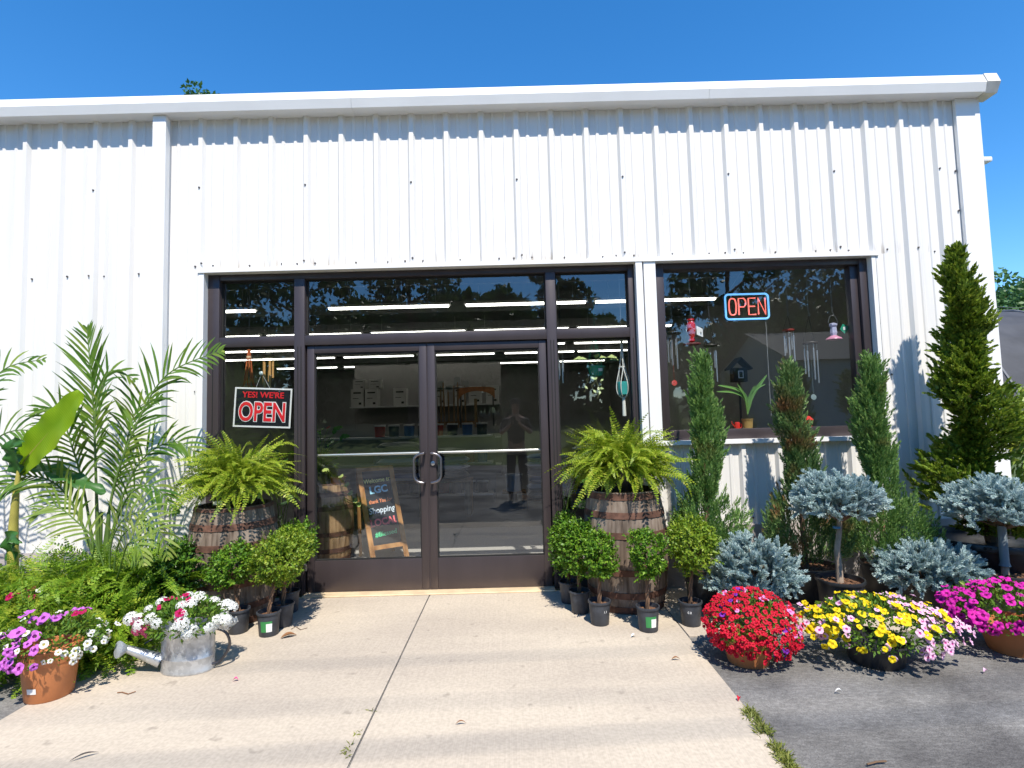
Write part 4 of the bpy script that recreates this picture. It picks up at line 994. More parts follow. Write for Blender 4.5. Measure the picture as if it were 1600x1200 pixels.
for me, r in ((B_PUR, .028), (B_WHI, .019), (B_RED, .0145), (B_HOT, .019), (B_YEL, .0215), (B_LPK, .0215), (B_MAG, .028), (B_VIO, .018), (B_CRM, .026), (B_REDL, .020), (C_WHI, .034), (C_ROS, .022)): me['r'] = r
# purple petunias in the terracotta pot, bottom left
g = G(62, 1101); yb = g[1]+.095
t = thing('flower_pot', 'terracotta coloured pot of lilac and white petunias at the lower left', 'flower pot', (g[0]-.03, yb, .004))
mb = MB(); mb.lathe([(q*.80, z*.92) for q, z in [(.128, 0), (.133, .005), (.158, .205), (.162, .207), (.172, .275), (.178, .285), (.172, .29), (.160, .285), (.155, .25)]], 48, cap0=True); mb.lathe([(.124, .23), (.001, .24)], 24)
obj('pot', mb.mesh('pot', TERRA, True), t)
mb = MB(); az = math.radians(-84); r = .1138
for k in range(4):
    a0 = az-.20+.10*k; a1 = a0+.10
    mb.add([(r*math.cos(a0)*1.006, r*math.sin(a0)*1.006, .055), (r*math.cos(a1)*1.006, r*math.sin(a1)*1.006, .055), ((r+.0035)*math.cos(a1)*1.008, (r+.0035)*math.sin(a1)*1.008, .083), ((r+.0035)*math.cos(a0)*1.008, (r+.0035)*math.sin(a0)*1.008, .083)], [(0, 1, 2, 3)])
o = obj('price_label', mb.mesh('price_label', PAPER), t); o.rotation_euler = (0, 0, -.1)
mound(t, np.array([-.02, .03, .262]), .26, .22, .14, 1500, [(B_PUR, 34, lambda d: d[0] < .35), (B_WHI, 34, lambda d: d[0] > .38 and d[2] < .55), (B_WHI, 8, lambda d: d[0] < .2 and d[2] > .3), (B_CRM, 3, lambda d: d[2] > .8)], low=-.45, LL=.028, jit=.2)
g2 = G(2, 1045)
t = thing('flower_pot', 'pot of dark red petunias cut by the left picture edge', 'flower pot', (g2[0]-.05, g2[1]+.25, .004)); pot_mesh(.15, .20, TERRA, t)
mound(t, np.array([0, 0, .27]), .26, .22, .15, 900, [(B_CRM, 14, None), (B_WHI, 3, None)], low=-.3)
# red mound
g = G(1185, 1048); t = thing('flower_pot', 'round mound of small red calibrachoas with pink and violet spots on the asphalt', 'flower pot', (g[0], g[1]+.13, -.003)); pot_mesh(.14, .14, TERRA, t, taper=.8, soil=False)
mound(t, np.array([.03, 0, .20]), .245, .24, .185, 2600, [(B_RED, 470, lambda d: not (d[0] > .55 and d[2] > -.1)), (B_HOT, 14, lambda d: d[0] > .55 and d[2] > -.2), (B_VIO, 7, lambda d: .2 < d[0] < .6 and d[2] < .45), (B_VIO, 7, lambda d: d[0] < -.1 and d[2] > .45), (B_HOT, 7, lambda d: d[2] > .5), (B_RED, 60, lambda d: d[0] > .5)], low=-.62, LL=.024)
# yellow and pink mound
g = G(1400, 1052); t = thing('flower_pot', 'wide mound of yellow and pale pink petunias over a shaded black pot', 'flower pot', (g[0], g[1]+.16, -.003)); pot_mesh(.17, .13, BLACKP, t, soil=False)
mound(t, np.array([.02, 0, .19]), .385, .27, .16, 2600, [(B_YEL, 85, lambda d: d[0] < -.12), (B_YEL, 50, lambda d: d[0] > -.3 and d[2] > .25), (B_LPK, 85, lambda d: d[0] > .2), (B_LPK, 46, lambda d: d[0] < .35)], low=-.42, LL=.030, jit=.22)
# magenta mound
g = G(1592, 1035); t = thing('flower_pot', 'magenta petunias spilling from a terracotta bowl at the right picture edge', 'flower pot', (g[0]+.12, g[1]+.16, -.003)); pot_mesh(.17, .17, TERRA, t, taper=.7, soil=False)
mound(t, np.array([-.02, 0, .225]), .31, .27, .155, 1700, [(B_MAG, 120, None), (B_VIO, 7, lambda d: d[0] < .3 and d[2] < .3), (B_HOT, 6, lambda d: d[0] > -.2 and d[2] < .3)], low=-.42, LL=.034, jit=.15)

# ------------------------------------------------------------------ galvanised watering can planter
g = G(292, 1060); wy = g[1]+.12
t = thing('watering_can', 'galvanised oval watering can planted with white verbena, rose pointing left', 'watering can', (g[0]-.065, wy, .005), -.12)
mb = MB(); rx, ry, h = .155, .105, .255
def ov(q, z): return (q, z)
mb.lathe([(1.0, 0), (1.01, .004), (1.01, .012), (1.0, .016), (1.0, .075), (1.012, .078), (1.012, .084), (1.0, .087), (.995, .205), (1.007, .208), (1.007, .214), (.995, .217), (.995, h-.008), (1.02, h-.004), (1.02, h), (.97, h), (.96, .20)], 56, sx=rx, sy=ry, cap0=True)
mb.lathe([(.96, .20), (.01, .21)], 56, sx=rx, sy=ry)
obj('can_body', mb.mesh('can_body', GALV, True), t)
mb = MB(); mb.tube([(-.135, -.045, .06), (-.20, -.075, .098), (-.30, -.12, .155)], [.040, .031, .020], 16)
sp = obj('spout', mb.mesh('spout', GALV, True), t)
mb = MB(); dv = np.array([-.42, -.80, .22]); dv /= np.linalg.norm(dv); p = np.array([-.295, -.118, .152])
mb.tube([p, p+dv*.035, p+dv*.045, p+dv*.052], [.018, .044, .046, .001], 26, caps=False)
obj('rose', mb.mesh('rose', mat('rose_steel', (.52, .58, .64), .5, .4, var=.15, scale=160), True), sp)
mb = MB(); mb.tube(smooth_path([(.15, .0, .235), (.215, .03, .20), (.235, .04, .12), (.19, .02, .04), (.15, 0, .03)], 16), .008, 8); obj('handle', mb.mesh('handle', DARKST, True), t)
mb = MB(); mb.tube([(-.145, .03, .215), (-.24, -.05, .155)], .004, 6); obj('spout_brace', mb.mesh('spout_brace', DARKST, True), t)
mound(t, np.array([-.03, .0, .285]), .25, .19, .115, 1500, [(C_WHI, 30, lambda d: d[2] > .05 or d[0] > .4), (B_CRM, 9, lambda d: d[2] > .45 and -.5 < d[0] < .4), (C_ROS, 16, lambda d: d[0] < -.5 and d[2] < .3), (C_WHI, 5, lambda d: d[0] > .3 and d[2] < 0)], low=-.5, LL=.034, jit=.15)
for k in range(9):
    pass

# ------------------------------------------------------------------ signs in the windows
SY = .135
c = at(410.5, 637, SY); wS, hS = .500, .345
t = thing('open_sign', 'black sign with red and white OPEN lettering hanging tilted in the left sidelight', 'sign', tuple(c), 0); t.rotation_euler = (0, R(3.2), 0)
BLK = mat('sign_black', (.012, .013, .018), .4); WH2 = mat('sign_white', (.82, .82, .82), .5); RD = mat('sign_red', (.75, .02, .03), .5)
mb = MB(); mb.box(-wS/2, wS/2, 0, .004, -hS/2, hS/2); obj('sign_board', mb.mesh('sign_board', BLK), t)
mb = MB(); b = .014; mb.box(-wS/2, wS/2, -.002, -.0004, hS/2-b, hS/2); mb.box(-wS/2, wS/2, -.002, -.0004, -hS/2, -hS/2+b); mb.box(-wS/2, -wS/2+b, -.002, -.0004, -hS/2+b, hS/2-b); mb.box(wS/2-b, wS/2, -.002, -.0004, -hS/2+b, hS/2-b)
obj('sign_border', mb.mesh('sign_border', WH2), t)
text('lettering', "YES! WE'RE", .072, RD, t, (.0, -.003, .108), sx=1.02, off=.0012)
text('lettering_outline', 'OPEN', .215, WH2, t, (0, -.0028, -.045), sx=.74, sy=1.06, off=.0115)
text('lettering', 'OPEN', .215, RD, t, (0, -.0052, -.045), sx=.74, sy=1.06, off=.004)
mb = MB(); hook = np.array([-.035, .02, .30]); mb.tube([(-.07, .002, hS/2), hook], .0015, 5); mb.tube([hook, (.05, .002, hS/2)], .0015, 5); obj('cord', mb.mesh('cord', mat('cord_white', (.6, .6, .6), .7)), t)
mb = MB(); mb.lathe([(.001, 0), (.016, .002), (.018, .006), (.008, .012), (.001, .012)], 14); mb.v = [(x+hook[0], -z+hook[1]-.01, y+hook[2]) for x, y, z in mb.v]
obj('suction_cup', mb.mesh('suction_cup', mat('clear_rubber', (.45, .55, .58), .25)), t)
# neon
NY = .20; tl = at(1131.5, 459, NY); br = at(1203, 499, NY); c = (np.array(tl)+np.array(br))/2; w, h = (br[0]-tl[0])*.97, .225
t = thing('neon_sign', 'lit neon OPEN sign with blue border and red letters in the display window', 'sign', tuple(c))
NEB = mat('neon_blue', (.1, .3, .6), .4, emit=(.14, .42, .85), estr=1.0); NER = mat('neon_red', (.8, .1, .08), .4, emit=(1.0, .20, .16), estr=.95)
def rrect(w, h, r, n=6):
    P = []
    for cx, cz, a0 in ((w/2-r, h/2-r, 0), (-w/2+r, h/2-r, 90), (-w/2+r, -h/2+r, 180), (w/2-r, -h/2+r, 270)):
        for k in range(n+1): a = R(a0+90*k/n); P.append((cx+r*math.cos(a), 0, cz+r*math.sin(a)))
    return P+[P[0]]
mb = MB(); mb.tube(rrect(w, h, .03), .0085, 8, caps=False); obj('border_tube', mb.mesh('border_tube', NEB, True), t)
mb = MB(); mb.tube([(x, .014, z) for x, y, z in rrect(w+.012, h+.012, .034)], .007, 6, caps=False); obj('backing_frame', mb.mesh('backing_frame', mat('neon_backing', (.02, .08, .16), .5), True), t)
lw, lh = w*.165, h*.66; xs = [-w*.34, -w*.115, w*.115, w*.34]
def stroke(L, cx): return [(cx+x*lw, -.004, z*lh) for x, z in L]
def letter(*strokes):
    mb = MB()
    for st, cx in strokes: mb.tube(stroke(st, cx), .0062, 6)
    obj('letter_tube', mb.mesh('letter_tube', NER, True), t)
O = [(.5*math.copysign(abs(math.cos(a))**.6, math.cos(a)), .5*math.copysign(abs(math.sin(a))**.8, math.sin(a))) for a in np.linspace(0, 2*math.pi, 25)]
letter((O, xs[0])); letter(([(-.5, -.5), (-.5, .5), (.25, .5), (.5, .35), (.5, .12), (.25, -.02), (-.5, -.02)], xs[1]))
letter(([(.5, .5), (-.5, .5), (-.5, -.5), (.5, -.5)], xs[2]), ([(-.5, 0), (.4, 0)], xs[2])); letter(([(-.5, -.5), (-.5, .5), (.5, -.5), (.5, .5)], xs[3]))
mb = MB(); mb.tube([(-w*.46, 0, h/2), (.0, .02, h/2+.25)], .0018, 5); mb.tube([(.0, .02, h/2+.25), (w*.46, 0, h/2)], .0018, 5); mb.tube([(w*.43, .01, -h/2), (w*.45, .03, -.6), (w*.48, .05, -.98)], .0022, 5); obj('cord', mb.mesh('cord', mat('cord_grey', (.35, .35, .35), .6)), t)

# ------------------------------------------------------------------ things hanging inside the glass
CEIL = 2.66
CHM = mat('chime_silver', (.62, .64, .66), .3, .8); CHB = mat('chime_bamboo', (.62, .36, .14), .6); HOOKM = mat('hook_wire', (.30, .30, .30), .4, .6)
def hangwire(t, o, z0, x=0, y=0): 
    mb = MB(); mb.tube([(x, y, z0), (x, y, CEIL-o[2])], .002, 5)
    mb.tube([(x+.012*math.cos(a), y, z0-.012+.012*math.sin(a)) for a in np.linspace(math.pi/2, -math.pi*.8, 9)], .002, 5); obj('hook', mb.mesh('hook', HOOKM), t)
def chime(label, u, v_top, v_disk, v_bot, Y, n=5, rad=.055, disk=(.03, .025, .02), tm=CHM, tr=.0065, sail=None, red=False):
    p = at(u, v_top, Y); d = at(u, v_disk, Y); b = at(u, v_bot, Y); o = np.array(d)
    t = thing('wind_chime', label, 'wind chime', tuple(o), 0, 'wind chimes hanging inside the glass')
    hangwire(t, o, p[2]-o[2])
    mb = MB(); mb.lathe([(.001, .012), (rad, .008), (rad*1.05, 0), (rad, -.008), (.001, -.008)], 20); obj('disk', mb.mesh('disk', mat('chime_red', (.30, .04, .03), .5) if red else mat('chime_dark', disk, .5), True), t)
    mb = MB()
    for k in range(3): a = k*2.094+.4; mb.tube([(rad*.9*math.cos(a), rad*.9*math.sin(a), .006), (0, 0, p[2]-o[2]-.02)], .0012, 4)
    obj('cords', mb.mesh('cords', mat('cord_black', (.02, .02, .02), .7)), t)
    Ln = o[2]-b[2]
    for k in range(n):
        a = k*2*math.pi/n+.5; l = Ln*(.60+.38*k/(n-1)); zt = -.05-.02*(k % 2)
        mb = MB(); mb.tube([(rad*.8*math.cos(a), rad*.8*math.sin(a), -.005), (rad*.8*math.cos(a), rad*.8*math.sin(a), zt)], .001, 4); mb.tube([(rad*.8*math.cos(a), rad*.8*math.sin(a), zt), (rad*.8*math.cos(a), rad*.8*math.sin(a), -l)], tr, 10)
        obj('chime_tube', mb.mesh('chime_tube', tm, True), t)
    if sail:
        sc_ = mat(*sail); mb = MB(); mb.tube([(0, 0, -.005), (0, 0, -Ln-.10)], .001, 4); mb.lathe([(.001, -.004), (.024, -.003), (.026, 0), (.024, .003), (.001, .004)], 18); k = len(mb.v)-5*18
        mb.v[k:] = [(x, z, y-Ln-.12) for x, y, z in mb.v[k:]]; obj('sail', mb.mesh('sail', sc_), t)
    return t
chime('wind chime with dark disk and red wooden sail left of the red bird feeder', 1050, 500, 520, 578, .32, 5, .05, sail=('sail_red', (.55, .06, .05), .5))
chime('silver wind chime right of the red bird feeder, half behind the first cypress', 1110, 495, 540, 598, .34, 5, .06)
chime('small wind chime with red top beneath the neon sign, right side', 1232, 490, 516, 566, .34, 5, .05, red=True)
chime('large silver wind chime between neon sign and hummingbird feeder', 1266, 490, 536, 600, .30, 6, .062, sail=('sail_glass', (.25, .32, .32), .2))
chime('slim silver wind chime behind the right sidelight beside the hanging basket', 876, 470, 553, 600, .35, 4, .03)
chime('bamboo wind chime behind the OPEN sign in the left sidelight', 419, 500, 555, 614, .36, 5, .05, disk=(.05, .02, .015), tm=CHB, tr=.011)
# red bird feeder
p = at(1080, 518, .20); o = np.array(p)
t = thing('bird_feeder', 'red glass bird feeder hanging at the left of the display window', 'bird feeder', tuple(o)); hangwire(t, o, .145)
mb = MB(); mb.lathe([(.010, -.10), (.030, -.085), (.022, -.06), (.032, -.035), (.042, .02), (.038, .065), (.026, .09), (.034, .10), (.028, .115)], 24, cap0=True, cap1=True)
obj('bottle', mb.mesh('bottle', mat('red_glass', (.55, .018, .018), .12, spec=.8, coat=1.0), True), t)
mb = MB(); mb.lathe([(.032, .115), (.034, .140), (.001, .148)], 20, cap0=True); obj('cap', mb.mesh('cap', GASKET, True), t)
mb = MB(); mb.lathe([(.001, -.105), (.074, -.108), (.076, -.118), (.06, -.122), (.001, -.122)], 28); obj('tray', mb.mesh('tray', mat('dark_red_tray', (.16, .03, .03), .5), True), t)
mb = MB(); mb.add([(.045, -.01, .05), (.10, -.01, .02), (.10, -.01, -.055), (.045, -.01, -.03)], [(0, 1, 2, 3)]); mb.add([(.078, -.012, -.005), (.086, -.012, -.009), (.086, -.012, -.03), (.078, -.012, -.026)], [(0, 1, 2, 3)], 1); obj('price_tag', mb.mesh('price_tag', [PAPER, GASKET]), t)
# hummingbird feeder with green tag
p = at(1302, 515, .19); o = np.array(p)
t = thing('hummingbird_feeder', 'small clear and pink hummingbird feeder with a green tag at the right of the window', 'bird feeder', tuple(o)); hangwire(t, o, .15)
mb = MB(); mb.lathe([(.024, -.055), (.030, -.03), (.026, .02), (.034, .035), (.034, .05), (.02, .058)], 8, cap0=True, cap1=True); obj('bottle', mb.mesh('bottle', mat('lilac_glass', (.55, .55, .75), .1, spec=.8, coat=1.0)), t)
mb = MB(); mb.lathe([(.02, -.052), (.062, -.078), (.066, -.088), (.03, -.094), (.001, -.094)], 28); obj('base', mb.mesh('base', mat('pink_plastic', (.62, .25, .38), .3), True), t)
mb = MB(); mb.tube([(.04*math.cos(a), 0, .055+.075*math.sin(a)) for a in np.linspace(0, math.pi, 12)], .002, 5); obj('bail', mb.mesh('bail', HOOKM), t)
mb = MB(); mb.add([(.035, -.04, -.005), (.075, -.04, -.045), (.125, -.04, .015), (.06, -.04, .042)], [(0, 1, 2, 3)]); mb.add([(.062, -.042, -.012), (.085, -.042, -.012), (.085, -.042, .016), (.062, -.042, .016)], [(0, 1, 2, 3)], 1); obj('tag', mb.mesh('tag', [mat('tag_green', (.02, .30, .18), .5), PAPER]), t)
# green hanging basket
p = at(931, 579, .30); o = np.array(p)
t = thing('hanging_basket', 'dark green hanging pot with trailing vine behind the right sidelight', 'hanging basket', tuple(o))
mb = MB(); mb.lathe([(.03, -.055), (.055, -.045), (.068, 0), (.075, .025), (.085, .032), (.086, .038), (.072, .036), (.001, .030)], 28, cap0=True); obj('pot', mb.mesh('pot', mat('teal_green_plastic', (.02, .30, .22), .35, spec=.5), True), t)
mb = MB()
for k in range(3): a = k*2.09+.6; mb.tube([(.078*math.cos(a), .078*math.sin(a), .035), (0, 0, .34)], .0016, 4)
mb.tube([(.02*math.cos(a), 0, .36+.02*math.sin(a)) for a in np.linspace(-math.pi*.6, math.pi*.9, 12)], .005, 6); mb.tube([(0, 0, .38), (0, 0, CEIL-o[2])], .002, 5)
obj('hanger', mb.mesh('hanger', mat('green_hanger', (.02, .30, .20), .4), True), t)
mb = MB(); mb.add([(.012, -.074, .015), (.05, -.060, .015), (.05, -.060, -.012), (.012, -.074, -.012)], [(3, 2, 1, 0)]); obj('price_label', mb.mesh('price_label', PAPER), t)
LV, LF = [], []
mb = MB(); pts = []
for (dx, dy, dz, L) in ((-.09, -.02, .085, .10), (.0, -.03, .09, .11), (.03, -.05, .06, .09), (.13, 0, .115, .12), (.15, -.02, .07, .11), (-.13, .02, .115, .10), (.05, .02, .11, .09)):
    base = np.array([dx*.5, dy, .05+dz*.4]); d = unit(np.array([dx+.001, dy, .02])); pts.append(leaves([base+[dx*.3, 0, dz*.2]], [d], [[0, -.6, .8]], L, L*.55, droop=.35))
    mb.tube([(0, 0, .03), base, base+[dx*.3, 0, dz*.2]], .002, 4)
for k in range(5):
    q = [np.array([.03*(k-2), -.06, .03])]
    for j in range(8): q.append(q[-1]+np.array([rng.normal()*.02, rng.normal()*.006-.003, -.028-.008*k/4]))
    mb.tube(q, .0016, 4); 
    for j in range(3, 9, 3): pts.append(leaves([q[j]], [[rng.normal(), -.3, -.6]], [[0, -1, .2]], .045, .022))
V, F = cat_mesh(pts); obj('leaves', npmesh('leaves', V, F, mat('variegated_leaf', (.42, .52, .22), .4)), t); obj('vines', mb.mesh('vines', mat('vine_stem', (.28, .30, .14), .6)), t)
# macrame with teal pot
p = at(974, 607, .155); o = np.array(p); RP = mat('cotton_rope', (.74, .74, .70), .9)
t = thing('macrame_hanger', 'white macrame plant hanger holding a ribbed teal pot behind the right sidelight', 'plant hanger', tuple(o))
mb = MB(); mb.lathe([(.034, -.058), (.044, -.052), (.052, .03), (.054, .055), (.050, .058), (.046, .03)], 40, cap0=True, rfun=lambda k, z: 1+.02*((k//2) % 2)); obj('pot', mb.mesh('pot', mat('teal_ceramic', (.06, .42, .40), .35, spec=.5)), t)
mb = MB()
for k in range(6):
    a = k*math.pi/3; q = .058
    mb.tube(smooth_path([(.006*math.cos(a), .006*math.sin(a), .46), (.010*math.cos(a), .010*math.sin(a), .32), (.026*math.cos(a+.5*(-1)**k), .026*math.sin(a+.5*(-1)**k), .19), (q*.95*math.cos(a), q*.95*math.sin(a), .055), (q*math.cos(a), q*math.sin(a), -.02), (.035*math.cos(a), .035*math.sin(a), -.068), (0, 0, -.085)], 24), .0042, 6)
for zz in (.19, .30): mb.lathe([(.014 if zz > .2 else .02, zz-.006), (.017 if zz > .2 else .023, zz), (.014 if zz > .2 else .02, zz+.006)], 10)
mb.tube([(0, 0, -.075), (0, 0, -.10), (0, 0, -.24)], [.010, .014, .017], 10); mb.tube([(0, 0, .44), (0, 0, .50)], .011, 8)
obj('rope_net', mb.mesh('rope_net', RP, True), t); hangwire(t, o, .53)
# orange macrame at left
p = at(389, 555, .30); o = np.array(p); OR = mat('orange_rope', (.50, .13, .05), .9)
t = thing('macrame_hanger', 'rust orange macrame hanger in the left sidelight above the sign', 'plant hanger', tuple(o))
mb = MB(); mb.tube([(0, 0, .14), (0, 0, .05), (0, 0, .0)], [.012, .016, .014], 8)
for k in range(6):
    a = k*math.pi/3; mb.tube(smooth_path([(.01*math.cos(a), .01*math.sin(a), .02), (.022*math.cos(a), .022*math.sin(a), -.08), (.03*math.cos(a+.4), .03*math.sin(a+.4), -.19), (.055*math.cos(a), .055*math.sin(a), -.30)], 12), .006, 6)
obj('rope_net', mb.mesh('rope_net', OR, True), t); hangwire(t, o, .18)
mb = MB(); mb.lathe([(.02, -.012), (.022, 0), (.02, .012)], 14, c=(0, 0, -.02)); obj('wooden_ring', mb.mesh('wooden_ring', mat('light_wood', (.75, .55, .38), .5), True), t)
# on the sill
SZ = WB+.071
p = at(1168, 664, .27)
t = thing('potted_plant', 'strap leaved plant in a tan pot on the display window sill', 'potted plant', (p[0], .27, SZ)); 
mb = MB(); mb.lathe([(.040, 0), (.046, .06), (.0485, .085), (.050, .087), (.050, .094), (.044, .094), (.043, .07)], 32, cap0=True, rfun=lambda k, z: 1+.004*math.sin(z*420)); mb.lathe([(.043, .07), (.001, .072)], 20); obj('pot', mb.mesh('pot', mat('tan_pot', (.42, .27, .09), .5), True), t)
for px, wd in (([(1168, 645), (1165, 620), (1150, 608), (1122, 602)], .022), ([(1168, 645), (1163, 622), (1145, 613), (1120, 612)], .018), ([(1168, 645), (1166, 625), (1160, 612), (1152, 600)], .020), ([(1168, 645), (1174, 620), (1186, 602), (1198, 586)], .026), ([(1168, 645), (1173, 622), (1182, 608), (1196, 600)], .016), ([(1168, 648), (1170, 625), (1174, 612), (1180, 602)], .018)):
    blade(t, Wp(px, [.27, .26, .24, .22]), wd*1.5, (0, -1, .4), mat('strap_leaf', (.14, .28, .07), .35), np.array([p[0], .27, SZ]), wav=0, nu=14, nv=2, fold=.4)
p = at(1152, 665, .25)
t = thing('small_watering_can', 'small red watering can beside the tan pot on the sill', 'watering can', (p[0], .25, SZ)); RP2 = mat('red_enamel', (.60, .03, .02), .3, spec=.5)
mb = MB(); mb.lathe([(.020, 0), (.024, .004), (.022, .06), (.020, .066), (.012, .068)], 18, cap0=True, cap1=True); b_ = obj('can_body', mb.mesh('can_body', RP2, True), t)
mb = MB(); mb.tube([(-.018, 0, .02), (-.045, 0, .055), (-.05, 0, .075)], [.006, .004, .003], 8); obj('spout', mb.mesh('spout', RP2, True), t); mb = MB(); mb.tube([(.018, 0, .055), (.040, 0, .045), (.038, 0, .02), (.020, 0, .012)], .003, 6); obj('handle', mb.mesh('handle', RP2, True), t)
p = at(1264, 664, .26)
t = thing('red_lantern', 'small red lantern on the right part of the window sill', 'lantern', (p[0], .26, SZ))
mb = MB(); mb.box(-.026, .026, -.022, .022, 0, .012, bev=.003); mb.box(-.02, .02, -.018, .018, .0125, .068, bev=.003); obj('lantern_body', mb.mesh('lantern_body', RP2), t)
mb = MB(); mb.add([(-.032, -.028, .069), (.032, -.028, .069), (.032, .028, .069), (-.032, .028, .069), (-.010, 0, .105), (.010, 0, .105)], [(0, 1, 5, 4), (1, 2, 5), (2, 3, 4, 5), (3, 0, 4), (3, 2, 1, 0)]); obj('lantern_roof', mb.mesh('lantern_roof', RP2), t)
mb = MB(); mb.box(-.008, .008, -.0195, -.0182, .025, .055); obj('lantern_pane', mb.mesh('lantern_pane', mat('pale_pane', (.6, .45, .4), .4)), t)
p = at(1154, 583, .9); o = np.array(p)
t = thing('bird_house', 'dark little bird house with a white window deep in the display window', 'bird house', (p[0], .9, p[2]))
mb = MB(); mb.box(-.07, .07, -.05, .05, -.09, .05, bev=.004); obj('house_body', mb.mesh('house_body', mat('dark_wood', (.025, .02, .018), .8)), t)
mb = MB(); mb.add([(-.11, -.08, .03), (0, -.08, .14), (.11, -.08, .03), (-.11, .08, .03), (0, .08, .14), (.11, .08, .03), (-.11, -.08, .045), (0, -.08, .158), (.11, -.08, .045), (-.11, .08, .045), (0, .08, .158), (.11, .08, .045)], [(6, 7, 10, 9), (7, 8, 11, 10), (0, 3, 4, 1), (1, 4, 5, 2), (0, 1, 7, 6), (1, 2, 8, 7), (3, 9, 10, 4), (4, 10, 11, 5)]); obj('house_roof', mb.mesh('house_roof', mat('dark_wood2', (.03, .028, .026), .8)), t)
mb = MB(); mb.box(-.025, .025, -.056, -.051, -.055, .02); mb.box(-.017, .017, -.0585, -.0562, -.047, .012, 1); obj('house_window', mb.mesh('house_window', [PAPER, GASKET]), t)
mb = MB(); mb.tube([(0, 0, -.09), (0, 0, -p[2]+.0)], .010, 8); obj('house_post', mb.mesh('house_post', DARKST), t)
# ------------------------------------------------------------------ inside the shop
TL, TR, BLc, BRc = (np.array(at(*a)) for a in ((552, 731, 1.20), (616, 727, 1.42), (580, 879, .97), (639, 868, 1.19)))
BLc[2] = BRc[2] = .003
o = (BLc+BRc)/2
t = thing('chalkboard_sign', 'wood framed chalkboard easel with a coloured welcome message behind the left door', 'sign', tuple(o))
ux = unit(BRc-BLc); uz = unit(((TL+TR)-(BLc+BRc))/2); ny = unit(np.cross(uz, ux)); ny = -ny if ny[1] > 0 else ny   # towards the viewer
wB = float(np.linalg.norm(BRc-BLc)); hB = float(np.linalg.norm(((TL+TR)-(BLc+BRc))/2))
def BM(x, z, d=0.0): return ux*x+uz*z+ny*d
def slab(mb, x0, x1, z0, z1, d0, d1, mi=0):
    V = [BM(x, z, d) for d in (d0, d1) for x, z in ((x0, z0), (x1, z0), (x1, z1), (x0, z1))]
    mb.add(V, [(0, 3, 2, 1), (4, 5, 6, 7), (0, 1, 5, 4), (1, 2, 6, 5), (2, 3, 7, 6), (3, 0, 4, 7)], mi)
sw = .050
mb = MB()
for x0, x1, z0, z1, d in ((-wB/2, -wB/2+sw, 0, hB, .02), (wB/2-sw, wB/2, 0, hB, .02), (-wB/2+sw, wB/2-sw, hB-sw, hB, .018), (-wB/2+sw, wB/2-sw, .13, .13+sw*.9, .018)): slab(mb, x0, x1, z0, z1, 0, d)
obj('frame', mb.mesh('frame', PINE), t)
mb = MB()
back = np.array([-ny[0]*.42, -ny[1]*.42, 0])
for s in (-1, 1):
    a = BM(s*(wB/2-.02), hB-.02, -.012); b = BM(s*(wB/2-.02), 0, 0)+back; mb.tube([a, b], .018, 4)
obj('rear_leg', mb.mesh('rear_leg', PINE), t)
mb = MB(); slab(mb, -wB/2+sw, wB/2-sw, .13+sw*.9, hB-sw, .002, .010); obj('board', mb.mesh('board', mat('chalkboard_black', (.016, .020, .026), .7, var=.4, scale=6)), t)
MX = Matrix((tuple(ux), tuple(uz), tuple(ny))).transposed()
def chalk(s, z, size, col, name, sx=1.0, off=0.0, shear=0.0, x=0.0, tilt=.05):
    m = mat('chalk_'+name, col, .9); o2 = text('chalk_lettering', s, size, m, t, tuple(BM(x, z, .0125)), (0, 0, 0), ext=.0004, off=off, shear=shear)
    o2.rotation_mode = 'QUATERNION'; o2.rotation_quaternion = (MX @ Matrix.Rotation(tilt, 3, 'Z')).to_quaternion(); o2.scale = (sx, 1, 1)
Hc = hB
chalk('Welcome to', Hc*.845, .068, (.92, .86, .30), 'yellow', .86, .001, .15)
chalk('LGC', Hc*.745, .105, (.40, .78, .98), 'blue', 1.0, .004)
chalk('thank You for', Hc*.625, .056, (.95, .32, .14), 'orange', .80, .001, .12)
chalk('Shopping', Hc*.530, .088, (.78, .88, .98), 'pale_blue', .88, .001, .08)
chalk('LOCAL', Hc*.405, .100, (.95, .20, .22), 'red', .94, .004)
chalk('#Blessed', Hc*.285, .070, (.12, .82, .38), 'green', .94, .001, .1)
bi = at(512, 870, 1.22)
barrel('brown oak barrel with pothos inside the shop behind the left door', (bi[0], 1.22, .002), H=.80, R0=.225, R1=.265, m=OAK2, rot=.8)
def leafplant(name, label, cat_, loc, pot, leaflist, m, stems=True, flowers=None):
    t = thing(name, label, cat_, loc)
    if pot: pot_mesh(pot[0], pot[1], pot[2], t)
    mb = MB()
    for (dx, dy, dz, L, w) in leaflist:
        tip = np.array([dx, dy, dz]); b = tip*np.array([.45, .45, .80]); d = unit(np.array([dx, dy-.12, .10])); 
        mb.tube(smooth_path([(0, 0, pot[1]-.03 if pot else 0), tip*np.array([.2, .2, .5]), b, tip], 8), .004, 5)
        q = [tip, tip+d*L*.33+np.array([0, 0, .02]), tip+d*L*.7, tip+d*L+np.array([0, 0, -.10*L])]
        blade(t, np.array(q)+np.array(loc), w, (0, -.75, .65), m, np.array(loc), wav=.006, nu=14, nv=4, fold=.18)
    obj('stalks', mb.mesh('stalks', STALK), t)
    return t
t = leafplant('pothos', 'pothos with pale heart leaves trailing over the inside barrel', 'potted plant', (bi[0]+.12, 1.20, .765), (.08, .10, TERRA),
    [(.10, -.22, .10, .09, .06), (.16, -.24, .02, .08, .06), (.20, -.26, -.06, .08, .06), (.24, -.25, -.14, .085, .06), (.27, -.24, -.18, .07, .06), (-.05, -.18, .16, .10, .07), (.02, -.1, .2, .1, .07)], mat('pothos_leaf', (.36, .44, .12), .4))
